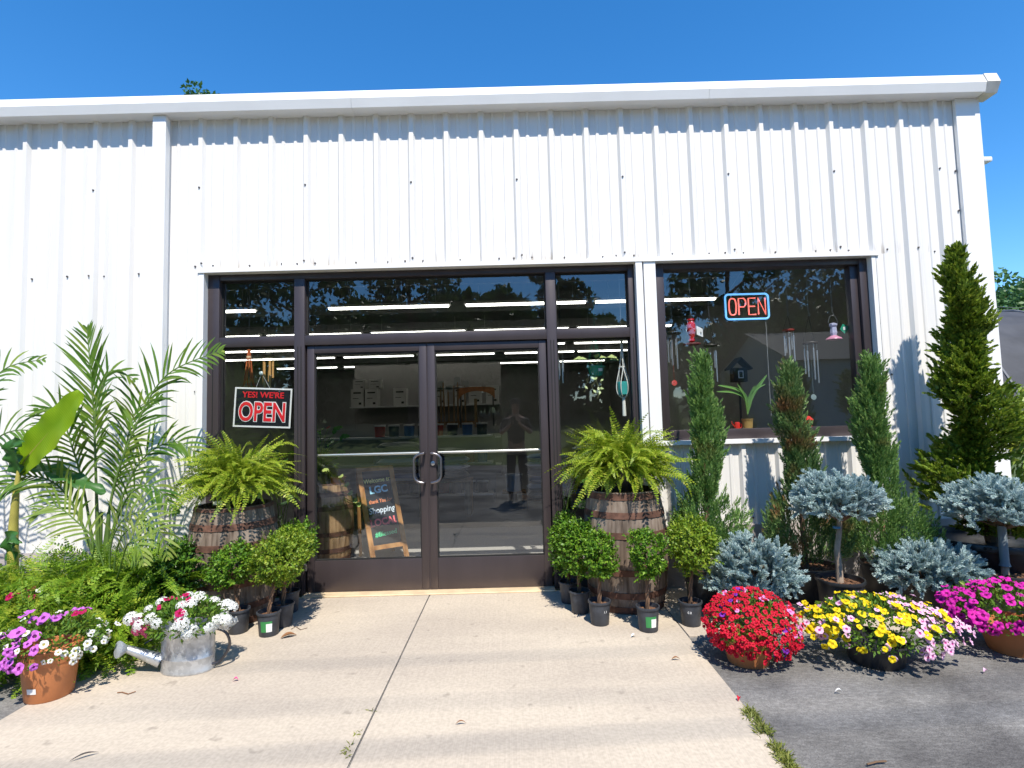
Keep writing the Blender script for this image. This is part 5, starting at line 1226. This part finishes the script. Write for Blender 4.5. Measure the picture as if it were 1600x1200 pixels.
pa = at(497, 720, .62)
t = leafplant('anthurium', 'dark leaved anthurium with red flowers standing on the inside barrel', 'potted plant', (bi[0]-.09, 1.22, .765), (.10, .15, BLACKP),
    [(.06, -.10, .55, .16, .09), (-.10, -.08, .48, .16, .10), (.14, -.1, .42, .18, .10), (.0, -.14, .36, .2, .11), (.20, -.05, .30, .18, .10), (-.16, 0, .30, .18, .1), (.12, .1, .55, .14, .08), (.22, .02, .48, .14, .08), (-.06, .08, .60, .14, .08)], BIGLEAF)
for (u, v) in ((489, 671), (513, 669)):
    q = np.array(at(u, v, 1.12))-np.array(t.location); mb = MB(); mb.tube([(0, 0, .15), q*[.5, .5, .8], q], .003, 5); 
    V, F = leaves([q-[.03, 0, 0]], [[1, -.2, .25]], [[0, -.6, .8]], .07, .055); mb.v += [tuple(x) for x in V]; k = len(mb.v)-4; mb.f.append((k, k+1, k+2, k+3)); mb.m.append(1)
    obj('flower', mb.mesh('flower', [STALK, mat('anthurium_red', (.62, .05, .04), .3)]), t)
pl = at(884, 860, .55)
t = leafplant('fiddle_leaf_fig', 'big leaved plant pressed to the glass left of the right barrel', 'potted plant', (pl[0]-.03, .55, .002), (.16, .30, BLACKP),
    [(.06, -.26, .88, .28, .19), (-.05, -.16, .72, .26, .18), (.10, -.28, .62, .24, .16), (.04, -.30, .50, .22, .15), (-.08, -.05, 1.0, .24, .17), (.12, -.15, .80, .26, .18), (.2, -.2, 1.0, .2, .14), (.25, -.25, .7, .2, .15)], BIGLEAF)
pl = at(448, 800, .50)
t = leafplant('elephant_ear', 'dark arrow leaved plant inside the left sidelight beside the mullion', 'potted plant', (pl[0]-.05, .50, .002), (.16, .30, BLACKP),
    [(.10, -.22, 1.05, .20, .14), (.0, -.20, .90, .24, .16), (.14, -.24, .72, .22, .15), (.08, -.26, .58, .22, .15), (-.15, -.15, 1.0, .22, .15), (-.10, -.2, .76, .22, .15), (.18, -.1, .88, .18, .12), (.02, -.05, 1.15, .2, .13), (-.25, -.1, .85, .22, .15)], mat('dark_aroid_leaf', (.035, .10, .025), .35))
# gondola shelf with stock
SHW = mat('shelf_steel', (.55, .55, .54), .5)
def shelf(name, label, x0, x1, y0, y1, zs, zt, backp=True):
    t = thing(name, label, 'shelf', ((x0+x1)/2, (y0+y1)/2, .002)); w, d = (x1-x0)/2, (y1-y0)/2
    for z in zs:
        mb = MB(); mb.box(-w+.02, w-.02, -d, d, z-.02, z+.012); obj('shelf_board', mb.mesh('shelf_board', SHW), t)
    mb = MB()
    for s in (-1, 1):
        mb.box(s*w-.02, s*w+.02, d+.001, d+.04, 0, zt)
        mb.box(s*(w-.008)-.008, s*(w-.008)+.008, -d, d, 0.0, .11)
    if backp: mb.box(-w+.021, w-.021, d+.005, d+.02, .02, zt-.02)
    obj('shelf_back', mb.mesh('shelf_back', mat('pegboard', (.26, .25, .24), .8)), t); return t
shelf('shelf_unit', 'long metal stock shelf across the shop behind the double doors', -3.6, -.35, 5.0, 5.5, (.14, .68, 1.16), 1.32)
shelf('shelf_unit', 'tall back shelf carrying white cartons high under the ceiling', -4.2, -.3, 9.4, 10.0, (.3, 1.0, 1.85), 3.0)
lidm = mat('tub_lid', (.55, .55, .53), .5); cols = [('tub_black', (.03, .03, .035)), ('tub_blue', (.05, .12, .30)), ('tub_amber', (.38, .18, .04)), ('tub_red', (.35, .04, .03))]
TUBS = []
for nme, c_ in cols:
    a = MB(); a.lathe([(.085, 0), (.095, .16), (.095, .19)], 18, cap0=True); b2 = MB(); b2.lathe([(.10, .188), (.10, .215), (.09, .218), (.001, .218)], 18); TUBS.append((a.mesh('tub_body', mat(nme, c_, .5), True), b2.mesh('lid', lidm, True), nme.split('_')[1]))
k = 0
names = ['near the shelf end', 'second from the shelf end', 'third from the shelf end', 'fourth from the shelf end', 'fifth from the shelf end', 'sixth from the shelf end', 'seventh from the shelf end', 'eighth from the shelf end', 'ninth from the shelf end']
for z, lev, n, st in ((.152, 'bottom', 9, .232), (.692, 'middle', 9, .232), (1.172, 'top', 8, .262)):
    for i in range(n):
        a, b2, cn = TUBS[(i*2+k) % 4 if lev == 'middle' else (0 if lev == 'bottom' and i % 3 else 3 if i % 4 == 3 else (i+k) % 2)]
        t = thing('tub', f'{cn} plastic tub with grey lid on the {lev} shelf board, {names[i]}', 'tub', (-.55-i*st, 5.16+.05*(i % 2), z), 0, 'lidded tubs on the stock shelf'); obj('tub_body', a, t); obj('lid', b2, t)
    k += 1
CM = mat('carton_white', (.52, .51, .48), .8)
def carton(label, x, y, z, w, d, h):
    t = thing('carton', label, 'carton', (x, y, z), rng.uniform(-.05, .05), 'cartons on the tall back shelf')
    mb = MB(); mb.box(-w/2, w/2, -d/2, d/2, 0, h, bev=.006); obj('carton_box', mb.mesh('carton_box', CM), t)
    mb = MB(); mb.box(-w*.3, w*.3, -d/2-.002, -d/2-.0005, h*.74, h*.82); mb.box(-w*.35, w*.1, -d/2-.002, -d/2-.0005, h*.45, h*.48); mb.box(w*.12, w*.32, -d/2-.002, -d/2-.0005, h*.12, h*.24); obj('carton_print', mb.mesh('carton_print', GASKET), t)
for i, x in enumerate((-4.0, -3.64, -2.9, -2.2, -1.84, -1.35, -.95, -.5)): carton('white printed carton on the back shelf, ' + ['leftmost of all', 'second from the left', 'third from the left', 'middle left', 'middle right', 'third from the right', 'second from the right', 'rightmost of all'][i], x, 9.62, 1.865, .33, .33, .46)
for i, x in enumerate((-3.95, -3.55)): carton('smaller white carton stacked upon the ' + ('leftmost carton' if i == 0 else 'second carton from the left') + ' of the back shelf', x, 9.62, 2.33, .32, .3, .24)
# stacks of soil bags
BAGC = [mat('bag_white', (.50, .52, .54), .45), mat('bag_blue', (.05, .14, .30), .45), mat('bag_dark', (.05, .06, .06), .45)]
def bagme(m):
    mb = MB(); nx, ny2 = 12, 8; V = []; F = []
    for side in (1, -1):
        for i in range(nx+1):
            for j in range(ny2+1):
                x = (i/nx-.5)*2; y = (j/ny2-.5)*2; hgt = .062*max(0, (1-x**4))**.5*max(0, (1-y**4))**.5*(1+.12*math.sin(x*5+y*3)); V.append((x*.33, y*.21, side*hgt+.065))
    n1 = (nx+1)*(ny2+1)
    for i in range(nx):
        for j in range(ny2):
            a = i*(ny2+1)+j; F.append((a, a+ny2+1, a+ny2+2, a+1)); F.append((n1+a, n1+a+1, n1+a+ny2+2, n1+a+ny2+1))
    mb.add(V, F); return mb.mesh('soil_bag', m, True)
BAGS = [bagme(m) for m in BAGC]; lay = ['bottom', 'second', 'third', 'fourth', 'fifth', 'sixth', 'top']
for (x, y, z0, n, where) in ((-1.75, 3.9, .52, 5, 'on the pallet table left of the door gap'), (-1.02, 4.0, .52, 4, 'on the pallet table right half'), (.55, 4.3, .15, 6, 'at the right behind the right door'), (1.3, 4.4, .15, 7, 'behind the right sidelight')):
    for i in range(n):
        o = obj('soil_bag', BAGS[(i+int(x*10)) % 3], None, (x+rng.normal()*.02, y, z0+i*.118), f'{["white","blue","dark"][(i+int(x*10)) % 3]} soil bag, {lay[i] if i < n-1 else "top"} of the stack {where}', 'bag', 'soil bags stacked inside the shop'); o.rotation_euler = (0, 0, rng.normal()*.08)
for (x, y, w, h, lab) in ((-1.4, 3.95, 1.5, .52, 'low wooden pallet table under the soil bags'), (.92, 4.35, 1.6, .15, 'wooden pallet under the soil bags at the right')):
    t = thing('pallet', lab, 'pallet', (x, y, .002)); mb = MB()
    for kk in range(6): mb.box(-w/2, w/2, -.3+.1*kk+.004, -.3+.1*kk+.09, h-.022, h-.002)
    obj('deck', mb.mesh('deck', OAK2), t); mb = MB()
    for sx in (-1, 0, 1): mb.box(sx*(w/2-.05)-.04, sx*(w/2-.05)+.04, -.28, .28, 0, h-.023)
    obj('bearers', mb.mesh('bearers', OAK2), t)
q = G(800, 777, .0); t = thing('bucket', 'white plastic bucket on the shop floor seen through the right door', 'bucket', (.0, 4.9, .20))
mb = MB(); mb.lathe([(.13, 0), (.15, .26), (.158, .262), (.158, .285), (.148, .285), (.146, .2)], 28, cap0=True); obj('bucket_body', mb.mesh('bucket_body', mat('bucket_white', (.62, .64, .68), .4), True), t)
mb = MB(); mb.tube([(.155*math.cos(a), -.02-.05*math.sin(a), .25-.09*math.sin(a)) for a in np.linspace(0, math.pi, 12)], .003, 5); obj('handle', mb.mesh('handle', STEEL), t)
mb = MB(); mb.box(-.2, .2, -.2, .2, .17, .195); mb.box(-.05, .05, -.05, .05, .003, .1695); obj('stool', mb.mesh('stool', OAK2), None, (0, 4.9, .002), 'low wooden stool carrying the white bucket', 'stool')
tw_ = ['first', 'second', 'third', 'fourth', 'fifth', 'sixth', 'seventh', 'eighth']
for i in range(8):
    q = at(682+6.5*i, 600, 7.0); t = thing('garden_tool', f'long handled garden tool on the far rack behind the right door, {tw_[i]} from the left', 'garden tool', (q[0], 7.0+.02*(i % 2), .55), 0, 'long handled tools on the rack')
    mb = MB(); mb.tube([(0, 0, 0), (rng.normal()*.03, 0, 1.55+.08*(i % 3))], .017, 7); obj('tool_handle', mb.mesh('tool_handle', OAK2), t)
    mb = MB(); mb.box(-.07, .07, -.012, .012, 1.50+.08*(i % 3), 1.66+.08*(i % 3), bev=.01) if i % 2 else mb.box(-.16, .16, -.015, .015, 1.56, 1.60, bev=.008); obj('tool_head', mb.mesh('tool_head', STEEL), t)
t = thing('tool_rack', 'wooden rack holding the long handled tools far behind the right door', 'rack', (at(705, 600, 7.0)[0], 7.12, .002)); mb = MB(); mb.box(-.55, .55, 0, .04, .46, .54); mb.box(-.55, .55, 0, .04, 1.35, 1.42); obj('rails', mb.mesh('rails', OAK2), t)
for sx in (-.5, .5): mb = MB(); mb.box(sx-.03, sx+.03, .041, .09, 0, 1.9); obj('post', mb.mesh('post', OAK2), t)
mb = MB(); mb.box(-.55, .55, -.24, -.0005, .50, .54); obj('ledge', mb.mesh('ledge', OAK2), t)
q = at(745, 628, 6.2); t = thing('arched_sign', 'rust orange arched display sign above the stock shelf', 'sign', (q[0], 6.2, q[2]))
mb = MB(); P = []
for a in np.linspace(0, math.pi, 17): P.append((.36*math.cos(a), .36*math.sin(a)*.55+.02))
V = [(x, 0, z) for x, z in P]+[(x*1.0, 0, z*.2+.26) for x, z in P]; mb.add(V, [(i, i+1, 17+i+1, 17+i) for i in range(16)]); obj('sign_face', mb.mesh('sign_face', mat('rust_sign', (.35, .14, .05), .7, var=.4, scale=12)), t)
mb = MB(); mb.box(-.34, -.31, .005, .03, -q[2]+.002, .2); mb.box(.31, .34, .005, .03, -q[2]+.002, .2); obj('sign_posts', mb.mesh('sign_posts', DARKST), t)
q = at(1203, 552, 5.2); t = thing('wall_sign', 'dim board reading SALES deep behind the display window', 'sign', (q[0], 5.2, q[2]))
mb = MB(); mb.box(-.30, .30, 0, .02, -.75, .35); obj('sign_board', mb.mesh('sign_board', mat('dull_board', (.16, .16, .15), .8)), t); text('lettering', 'SALES', .17, GASKET, t, (0, -.003, .0)); mb = MB(); mb.box(-.04, .04, .0205, .05, -q[2]+.002, .2); obj('post', mb.mesh('post', DARKST), t)

# ------------------------------------------------------------------ beyond the corner and across the road
TREE_M = leafmat('tree_leaf', (.035, .09, .02), (.075, .15, .03), (.12, .20, .04), .25)
TREE_R = leafmat('far_tree_leaf', (.045, .12, .04), (.085, .18, .05), (.12, .22, .06), .2)
def tree(label, x, y, H, rx, rz, m=TREE_M, n=3200, LL=.42, zoff=-.05, group='trees across the road'):
    t = thing('tree', label, 'tree', (x, y, zoff), 0, group); ry = rx
    mb = MB(); mb.tube([(0, 0, 0), (.1, 0, H*.3), (-.1, .1, H*.6), (0, 0, H*.9)], [.24*H/11, .18*H/11, .11*H/11, .03], 9)
    for k in range(9):
        a = k*2.4; z = H*(.3+.06*k); mb.tube([(0, 0, z), (math.cos(a)*rx*.4, math.sin(a)*rx*.4, z+H*.08), (math.cos(a)*rx*.75, math.sin(a)*rx*.75, z+H*.14)], [.08*H/11, .05*H/11, .02], 6)
    obj('trunk', mb.mesh('trunk', BROWNB, True), t)
    nc = 46; d = rdir(nc); rr = rng.uniform(.45, 1.0, nc)**.6; zc = H-rz; C_ = d*rr[:, None]*[rx*.85, ry*.85, rz*.88]+[0, 0, zc]; R_ = rng.uniform(.16, .34, nc)*rx
    w = rng.integers(0, nc, n); dd = rdir(n); P = C_[w]+dd*R_[w][:, None]*rng.uniform(.6, 1.05, n)[:, None]*[1, 1, .75]
    P[:, 2] = np.minimum(P[:, 2], H)
    V, F = leaves(P, unit(dd+rdir(n)*.9-[0, 0, .2]), rdir(n), LL*rng.uniform(.6, 1.2, n), LL*.6, droop=.1)
    obj('crown', npmesh('crown', V, F, m), t); return t
for i, (x, y, H, rx, rz, lab) in enumerate([(-30, -34, 12, 5, 5.6, 'leftmost broad tree across the road'), (-21, -30, 12.5, 4.6, 6.0, 'second broad tree from the left across the road'), (-13, -28, 13.5, 4.6, 6.6, 'tall full tree mirrored in the left part of the transom'), (-6.2, -29, 13.2, 4.0, 6.4, 'tree mirrored above the left door'), (-.4, -28, 8.6, 2.4, 3.8, 'slim tree mirrored above the right door'), (3.4, -30, 12.8, 2.2, 5.8, 'narrow tree mirrored beside the sky gap'), (8.0, -29, 7.6, 2.6, 3.6, 'low bushy tree mirrored in the right transom'), (13, -27, 12.5, 4.0, 6.2, 'full tree mirrored in the display window'), (21, -28, 13.5, 4.8, 6.6, 'broad tree at the right across the road'), (30, -33, 13, 5, 6, 'rightmost tree across the road')]):
    tree(lab, x, y, H, rx, rz, n=4200, zoff=1.0)
hb_ = [(-17, -33), (-9.5, -34), (-3, -35), (5.5, -35), (17, -33), (25, -31)]
for i, (x, y) in enumerate(hb_): tree('dense bushy understorey tree in the back row, ' + ['first', 'second', 'third', 'fourth', 'fifth', 'sixth'][i] + ' from the left', x, y, 8.2+(i % 3)*.9, 5.6, 4.8, n=7000, LL=.7, zoff=1.0, group='bushy trees behind the road row')
for i, (x, y, H, rx, rz, lab) in enumerate([(41, 44, 15.6, 5, 7, 'dark green tree beyond the black roof, nearest the wall corner'), (49, 46, 14.8, 6, 7, 'dark green tree beyond the black roof, at the picture edge'), (38, 36, 8.2, 3.6, 3.4, 'lighter low tree behind the black roof')]):
    tree(lab, x, y, H, rx, rz, TREE_R, 5200, .5, group='trees beyond the black roof')
q = at(318, 138, 30)
tree('treetop just peeking over the white roof', q[0], 30, q[2]+.60, 2.6, 4.5, TREE_R, 3800, .34, group=None)
# dark hoop house
t = thing('hoop_house', 'dark covered hoop house past the right corner of the shop', 'greenhouse', (30, 20, 0)); Rr = 6.7
mb = MB(); n = 22; nxs = 16; V = []
for i in range(nxs+1):
    for k in range(n+1):
        a = math.pi*k/n; V.append((-17+34*i/nxs, -Rr*math.cos(a), -1.0+Rr*math.sin(a)*(1-.008*(i % 2))))
mb.add(V, [(i*(n+1)+k, (i+1)*(n+1)+k, (i+1)*(n+1)+k+1, i*(n+1)+k+1) for i in range(nxs) for k in range(n)])
mb.add([V[k] for k in range(n+1)], [tuple(range(n+1))]); mb.add([V[nxs*(n+1)+k] for k in range(n+1)], [tuple(range(n, -1, -1))])
obj('cover', mb.mesh('cover', mat('shade_cloth', (.055, .055, .060), .7, var=.25, scale=1.2)), t)
for i in range(0, 17, 2):
    mb = MB(); mb.tube([(-17+34*i/16, -(Rr+.03)*math.cos(a), -1.0+(Rr+.03)*math.sin(a)) for a in np.linspace(.16, math.pi-.16, 18)], .045, 6); obj('hoop', mb.mesh('hoop', mat('hoop_grey', (.16, .16, .17), .6)), t)
for k, v in enumerate((478, 486)):
    a = at(1530, v+1, 32); b = at(1700, v-4, 34); mb = MB(); mid = (np.array(a)+np.array(b))/2-[0, 0, .25]
    P = smooth_path([np.array(a)-[14, 0, -.3], a, mid, b, np.array(b)+[16, 0, .4]], 20); mb.tube(P, .022, 5)
    obj('power_line', mb.mesh('power_line', mat('cable_grey', (.10, .10, .10), .6)), None, None, ('upper' if k == 0 else 'lower') + ' of two thin power lines before the far trees', 'power line', 'power lines at the right')
# leafy sapling round the corner
q = at(1592, 640, .9); t = thing('sapling', 'leafy yellow green young tree round the right corner of the shop', 'tree', (q[0]+.25, .9, 0))
mb = MB(); mb.tube([(0, 0, 0), (.02, 0, .6), (-.02, 0, 1.2), (0, 0, 1.7)], [.025, .02, .015, .008], 8)
n = 1500; d = rdir(n); P = d*rng.uniform(.4, 1, n)[:, None]*[.42, .42, .62]+[0, 0, 1.12]
for k in range(16):
    e = rdir(1)[0]*[.36, .36, .5]+[0, 0, 1.15]; mb.tube([(0, 0, .6+.04*k), e*[.5, .5, 1], e], [.008, .006, .003], 5)
obj('trunk', mb.mesh('trunk', BROWNB, True), t)
V, F = leaves(P, unit(d*[1, 1, .3]-[0, .2, .55]+rdir(n)*.4), rdir(n)*.5+[0, -.3, 1], rng.uniform(.07, .13, n), .034, droop=.25, fold=.15)
obj('foliage', npmesh('foliage', V, F, leafmat('sapling_leaf', (.14, .26, .03), (.28, .38, .06), (.36, .42, .09), .35)), t)
# white shed across the road, mirrored in the display window
t = thing('metal_shed', 'pale metal shed across the road mirrored in the display window', 'building', (17.5, -21, -.01))
mb = MB(); w, d, h, hr = 6, 4.0, 3.6, 5.2
mb.add([(-w, -d, 0), (w, -d, 0), (w, d, 0), (-w, d, 0), (-w, -d, h), (w, -d, h), (w, d, h), (-w, d, h)], [(0, 1, 5, 4), (1, 2, 6, 5), (2, 3, 7, 6), (3, 0, 4, 7)]); mb.add([(-w, -d, h), (-w, d, h), (-w, 0, hr), (w, -d, h), (w, d, h), (w, 0, hr)], [(0, 1, 2), (3, 5, 4)])
obj('wall', mb.mesh('wall', mat('shed_wall', (.50, .50, .48), .7)), t)
mb = MB(); mb.add([(-w-.3, -d-.3, h-.1), (w+.3, -d-.3, h-.1), (w+.3, 0, hr+.05), (-w-.3, 0, hr+.05), (w+.3, d+.3, h-.1), (-w-.3, d+.3, h-.1)], [(0, 1, 2, 3), (3, 2, 4, 5)]); obj('roof', mb.mesh('roof', mat('shed_roof', (.12, .12, .12), .6)), t)
mb = MB(); mb.box(-1.5, 1.5, d+.002, d+.05, 0, 2.8); obj('door', mb.mesh('door', DARKST), t)
# unseen cables added high over the lot to cast soft bands on the concrete
sd = np.array(SUN_VEC)/SUN_VEC.length
for k, (ga, gb, L, r) in enumerate((((-2.6, -1.33), (1.4, -1.20), 17, .011), ((-2.6, -2.26), (1.4, -2.02), 17, .015), ((-2.6, -1.80), (1.4, -1.72), 18, .008))):
    a = np.array([ga[0], ga[1], 0])+sd*L; b = np.array([gb[0], gb[1], 0])+sd*L; dd = (b-a)/np.linalg.norm(b-a)
    mb = MB(); mb.tube([a-dd*30, a-dd*10, b+dd*10, b+dd*30], r, 6)
    obj('shadow_cable', mb.mesh('shadow_cable', MATS['cable_grey']), None, None, 'unseen cable added to cast a soft shadow band ' + ['nearest the doors', 'nearest the picture bottom', 'between the other two bands'][k], 'cable', 'unseen cables added for their shadow bands')

# ------------------------------------------------------------------ small things on the ground
LEAFD = mat('dead_leaf', (.22, .10, .04), .8)
def curl(label, u, v, L, ang, m, name='dried_leaf', cat_='leaf', w=.4):
    g = G(u, v); mb = MB(); V = []
    for i in range(9):
        f = i/8; ww = L*w*math.sin(math.pi*min(.98, f+.02))**.8/2
        for s in (-1, 0, 1): V.append((f*L-L/2, s*ww, .004+abs(s)*ww*.7+.012*math.sin(f*3)))
    mb.add(V, [(i*3+j, (i+1)*3+j, (i+1)*3+j+1, i*3+j+1) for i in range(8) for j in range(2)])
    o = obj(name, mb.mesh(name, m), None, (g[0], g[1], .005), label, cat_); o.rotation_euler = (0, 0, ang)
curl('brown curled dead leaf on the concrete right of the labelled left pot', 451, 997, .10, .5, LEAFD)
curl('small dark leaf scrap on the concrete right of the joint', 720, 1134, .05, .1, LEAFD, w=.2)
curl('small brown leaf on the concrete left of the red flowers', 1056, 1033, .05, .0, LEAFD, w=.3)
curl('dark sliver of bark at the lower left of the concrete', 132, 1186, .10, .6, mat('bark_dark', (.06, .05, .045), .9), 'bark_sliver', 'bark', .12)
curl('white scrap of paper near the front right nursery pot', 990, 997, .035, .2, PAPER, 'paper_scrap', 'litter', .5)
curl('pale fleck of litter on the dark asphalt', 1311, 1084, .035, -.2, PAPER, 'paper_scrap', 'litter', .35)
curl('fallen pink petal on the concrete right of the watering can', 368, 1066, .03, .2, P_ROS, 'fallen_petal', 'petal', .6)
curl('fallen red petal beside the concrete edge', 1155, 1096, .03, .9, P_RED, 'fallen_petal', 'petal', .6)
curl('pale fallen petal on the asphalt at the right', 1540, 1052, .028, .4, P_LPK, 'fallen_petal', 'petal', .6)
for label, P, r in (('thin brown twig on the asphalt at the bottom edge', [(1355, 1198), (1370, 1194), (1385, 1193)], .004), ('curly tendril lying on the concrete before the watering can', [(183, 1085), (190, 1084), (200, 1087), (212, 1083)], .0025), ('wiry dry stem on the concrete near the left pots', [(455, 985), (462, 981), (470, 986), (480, 983)], .002)):
    mb = MB(); mb.tube([np.array(G(u, v))+[0, 0, .009] for u, v in P], r, 5); obj('twig', mb.mesh('twig', TWIG if 'tendril' not in label else LEAFD), None, None, label, 'twig')
# weeds in the joints
P = []
for k in range(420):
    f = rng.uniform(0, 1); v = 1108+f*110; dens = (v < 1150) or (v > 1165)
    if not dens: continue
    g = G(1167+(v-1108)*.74+rng.normal()*5, v); P.append((g[0], g[1], .0))
for (u, v) in ((582, 1110), (547, 1168), (541, 1182), (556, 1150)):
    for k in range(4): g = G(u+rng.normal()*1, v+rng.normal()*4); P.append((g[0], g[1], .0))
P = np.array(P); n = len(P); out = []
for j in range(3): out.append(leaves(P+rng.normal(size=P.shape)*[.006, .006, 0], unit(rng.normal(size=(n, 3))*[1, 1, .2]+[0, 0, .55]), rdir(n), rng.uniform(.015, .045, n), .006, droop=.2))
V, F = cat_mesh(out); o = obj('weeds', npmesh('weeds', V, F, leafmat('weed_leaf', (.13, .17, .03), (.26, .28, .06), (.34, .32, .10), .3)), None, None, 'tufts of weed growing in the concrete joints', 'weeds', None, 'stuff')

# ------------------------------------------------------------------ the photographer, mirrored in the right door
t = thing('person', 'person in dark clothes and cap holding up a phone, mirrored in the right door', 'person', (.06, -5.02, 0))
def skin(name, verts, edges, radii, m, root=0, sub=2):
    me = bpy.data.meshes.new(name); me.from_pydata(verts, edges, []); me.update()
    o = obj(name, me, None); sk = o.modifiers.new('skin', 'SKIN'); sv = me.skin_vertices[0].data
    for i, r in enumerate(radii): sv[i].radius = r if hasattr(r, '__len__') else (r, r); sv[i].use_root = (i == root)
    sb = o.modifiers.new('sub', 'SUBSURF'); sb.levels = sub; sb.render_levels = sub
    dg = bpy.context.evaluated_depsgraph_get(); m2 = bpy.data.meshes.new_from_object(o.evaluated_get(dg)); bpy.data.objects.remove(o)
    m2.name = name; m2.materials.clear(); m2.materials.append(m); m2.polygons.foreach_set('use_smooth', [True]*len(m2.polygons)); return m2
SKIN = mat('skin', (.42, .24, .16), .55); DARKC = mat('dark_shirt', (.02, .02, .024), .8); JEAN = mat('dark_jeans', (.025, .03, .045), .85)
bv = [(0, 0, .95), (0, .0, 1.12), (0, .0, 1.32), (0, .0, 1.43), (0, .01, 1.52), (0, .025, 1.60), (0, .03, 1.70), (0, .02, 1.76),
      (-.18, 0, 1.40), (-.27, .10, 1.18), (-.10, .33, 1.33), (-.055, .36, 1.38), (.18, 0, 1.40), (.27, .10, 1.18), (.08, .33, 1.33), (.04, .36, 1.38),
      (-.09, 0, .88), (-.11, .02, .48), (-.12, -.02, .08), (-.12, .12, .035), (.09, 0, .88), (.11, .02, .48), (.12, -.02, .08), (.12, .12, .035)]
be = [(0, 1), (1, 2), (2, 3), (3, 4), (4, 5), (5, 6), (6, 7), (3, 8), (8, 9), (9, 10), (10, 11), (3, 12), (12, 13), (13, 14), (14, 15), (0, 16), (16, 17), (17, 18), (18, 19), (0, 20), (20, 21), (21, 22), (22, 23)]
br_ = [(.155, .105), (.145, .10), (.17, .11), (.12, .085), .055, .075, .085, .055, .065, .045, .032, .026, .065, .045, .032, .026, .085, .06, .042, .035, .085, .06, .042, .035]
obj('body', skin('body', bv, be, br_, SKIN), t)
obj('shirt', skin('shirt', [(0, 0, .93), (0, 0, 1.12), (0, 0, 1.32), (0, 0, 1.44), (-.18, 0, 1.40), (-.26, .085, 1.22), (.18, 0, 1.40), (.26, .085, 1.22)], [(0, 1), (1, 2), (2, 3), (3, 4), (4, 5), (3, 6), (6, 7)], [(.175, .125), (.165, .118), (.19, .128), (.13, .09), .08, .062, .08, .062], DARKC), t)
obj('trousers', skin('trousers', [(0, 0, .97), (-.09, 0, .86), (-.11, .02, .48), (-.12, -.02, .10), (.09, 0, .86), (.11, .02, .48), (.12, -.02, .10)], [(0, 1), (1, 2), (2, 3), (0, 4), (4, 5), (5, 6)], [(.165, .118), .102, .078, .064, .102, .078, .064], JEAN), t)
mb = MB(); mb.lathe([(.098, 0), (.100, .03), (.085, .075), (.04, .10), (.001, .105)], 24, c=(0, .02, 1.705), sy=1.12); mb.add([(-.07, .12, 1.712), (.07, .12, 1.712), (.045, .21, 1.70), (-.045, .21, 1.70), (-.07, .12, 1.722), (.07, .12, 1.722), (.045, .21, 1.708), (-.045, .21, 1.708)], [(0, 3, 2, 1), (4, 5, 6, 7), (0, 1, 5, 4), (1, 2, 6, 5), (2, 3, 7, 6), (3, 0, 4, 7)])
obj('cap', mb.mesh('cap', mat('cap_black', (.012, .012, .014), .9), True), t)
mb = MB(); mb.tube([(0, .118, 1.655), (0, .130, 1.635), (0, .118, 1.625)], [.008, .013, .008], 8); obj('nose', mb.mesh('nose', SKIN, True), t)
mb = MB()
for s in (-1, 1): mb.lathe([(.001, .012), (.010, .006), (.001, -.002)], 10, c=(s*.033, .108, 1.668))
obj('eyes', mb.mesh('eyes', GASKET), t)
mb = MB(); mb.box(-.022, .022, .108, .114, 1.590, 1.598, bev=.002); obj('mouth', mb.mesh('mouth', mat('lip', (.35, .14, .12), .5)), t)
FV = []
for s in (-1, 1):
    for k in range(5):
        z = 1.345+.016*k if k < 4 else 1.415; l = (.055, .062, .066, .060, .045)[k]
        mb = MB(); x0 = s*(.055); mb.tube([(x0, .355, z), (x0+s*.012, .355+l*.5, z+.003), (x0-s*.005, .355+l*.72, z+.004), (x0-s*.018, .355+l*.66, z+.004)], [.009, .0085, .008, .006], 8); obj('finger', mb.mesh('finger', SKIN, True), t)
mb = MB(); mb.box(-.055, .025, .385, .393, 1.335, 1.485, bev=.003); ph = obj('phone', mb.mesh('phone', GASKET), None, (.03, -5.02, .0), 'dark phone held up by the mirrored person', 'phone')
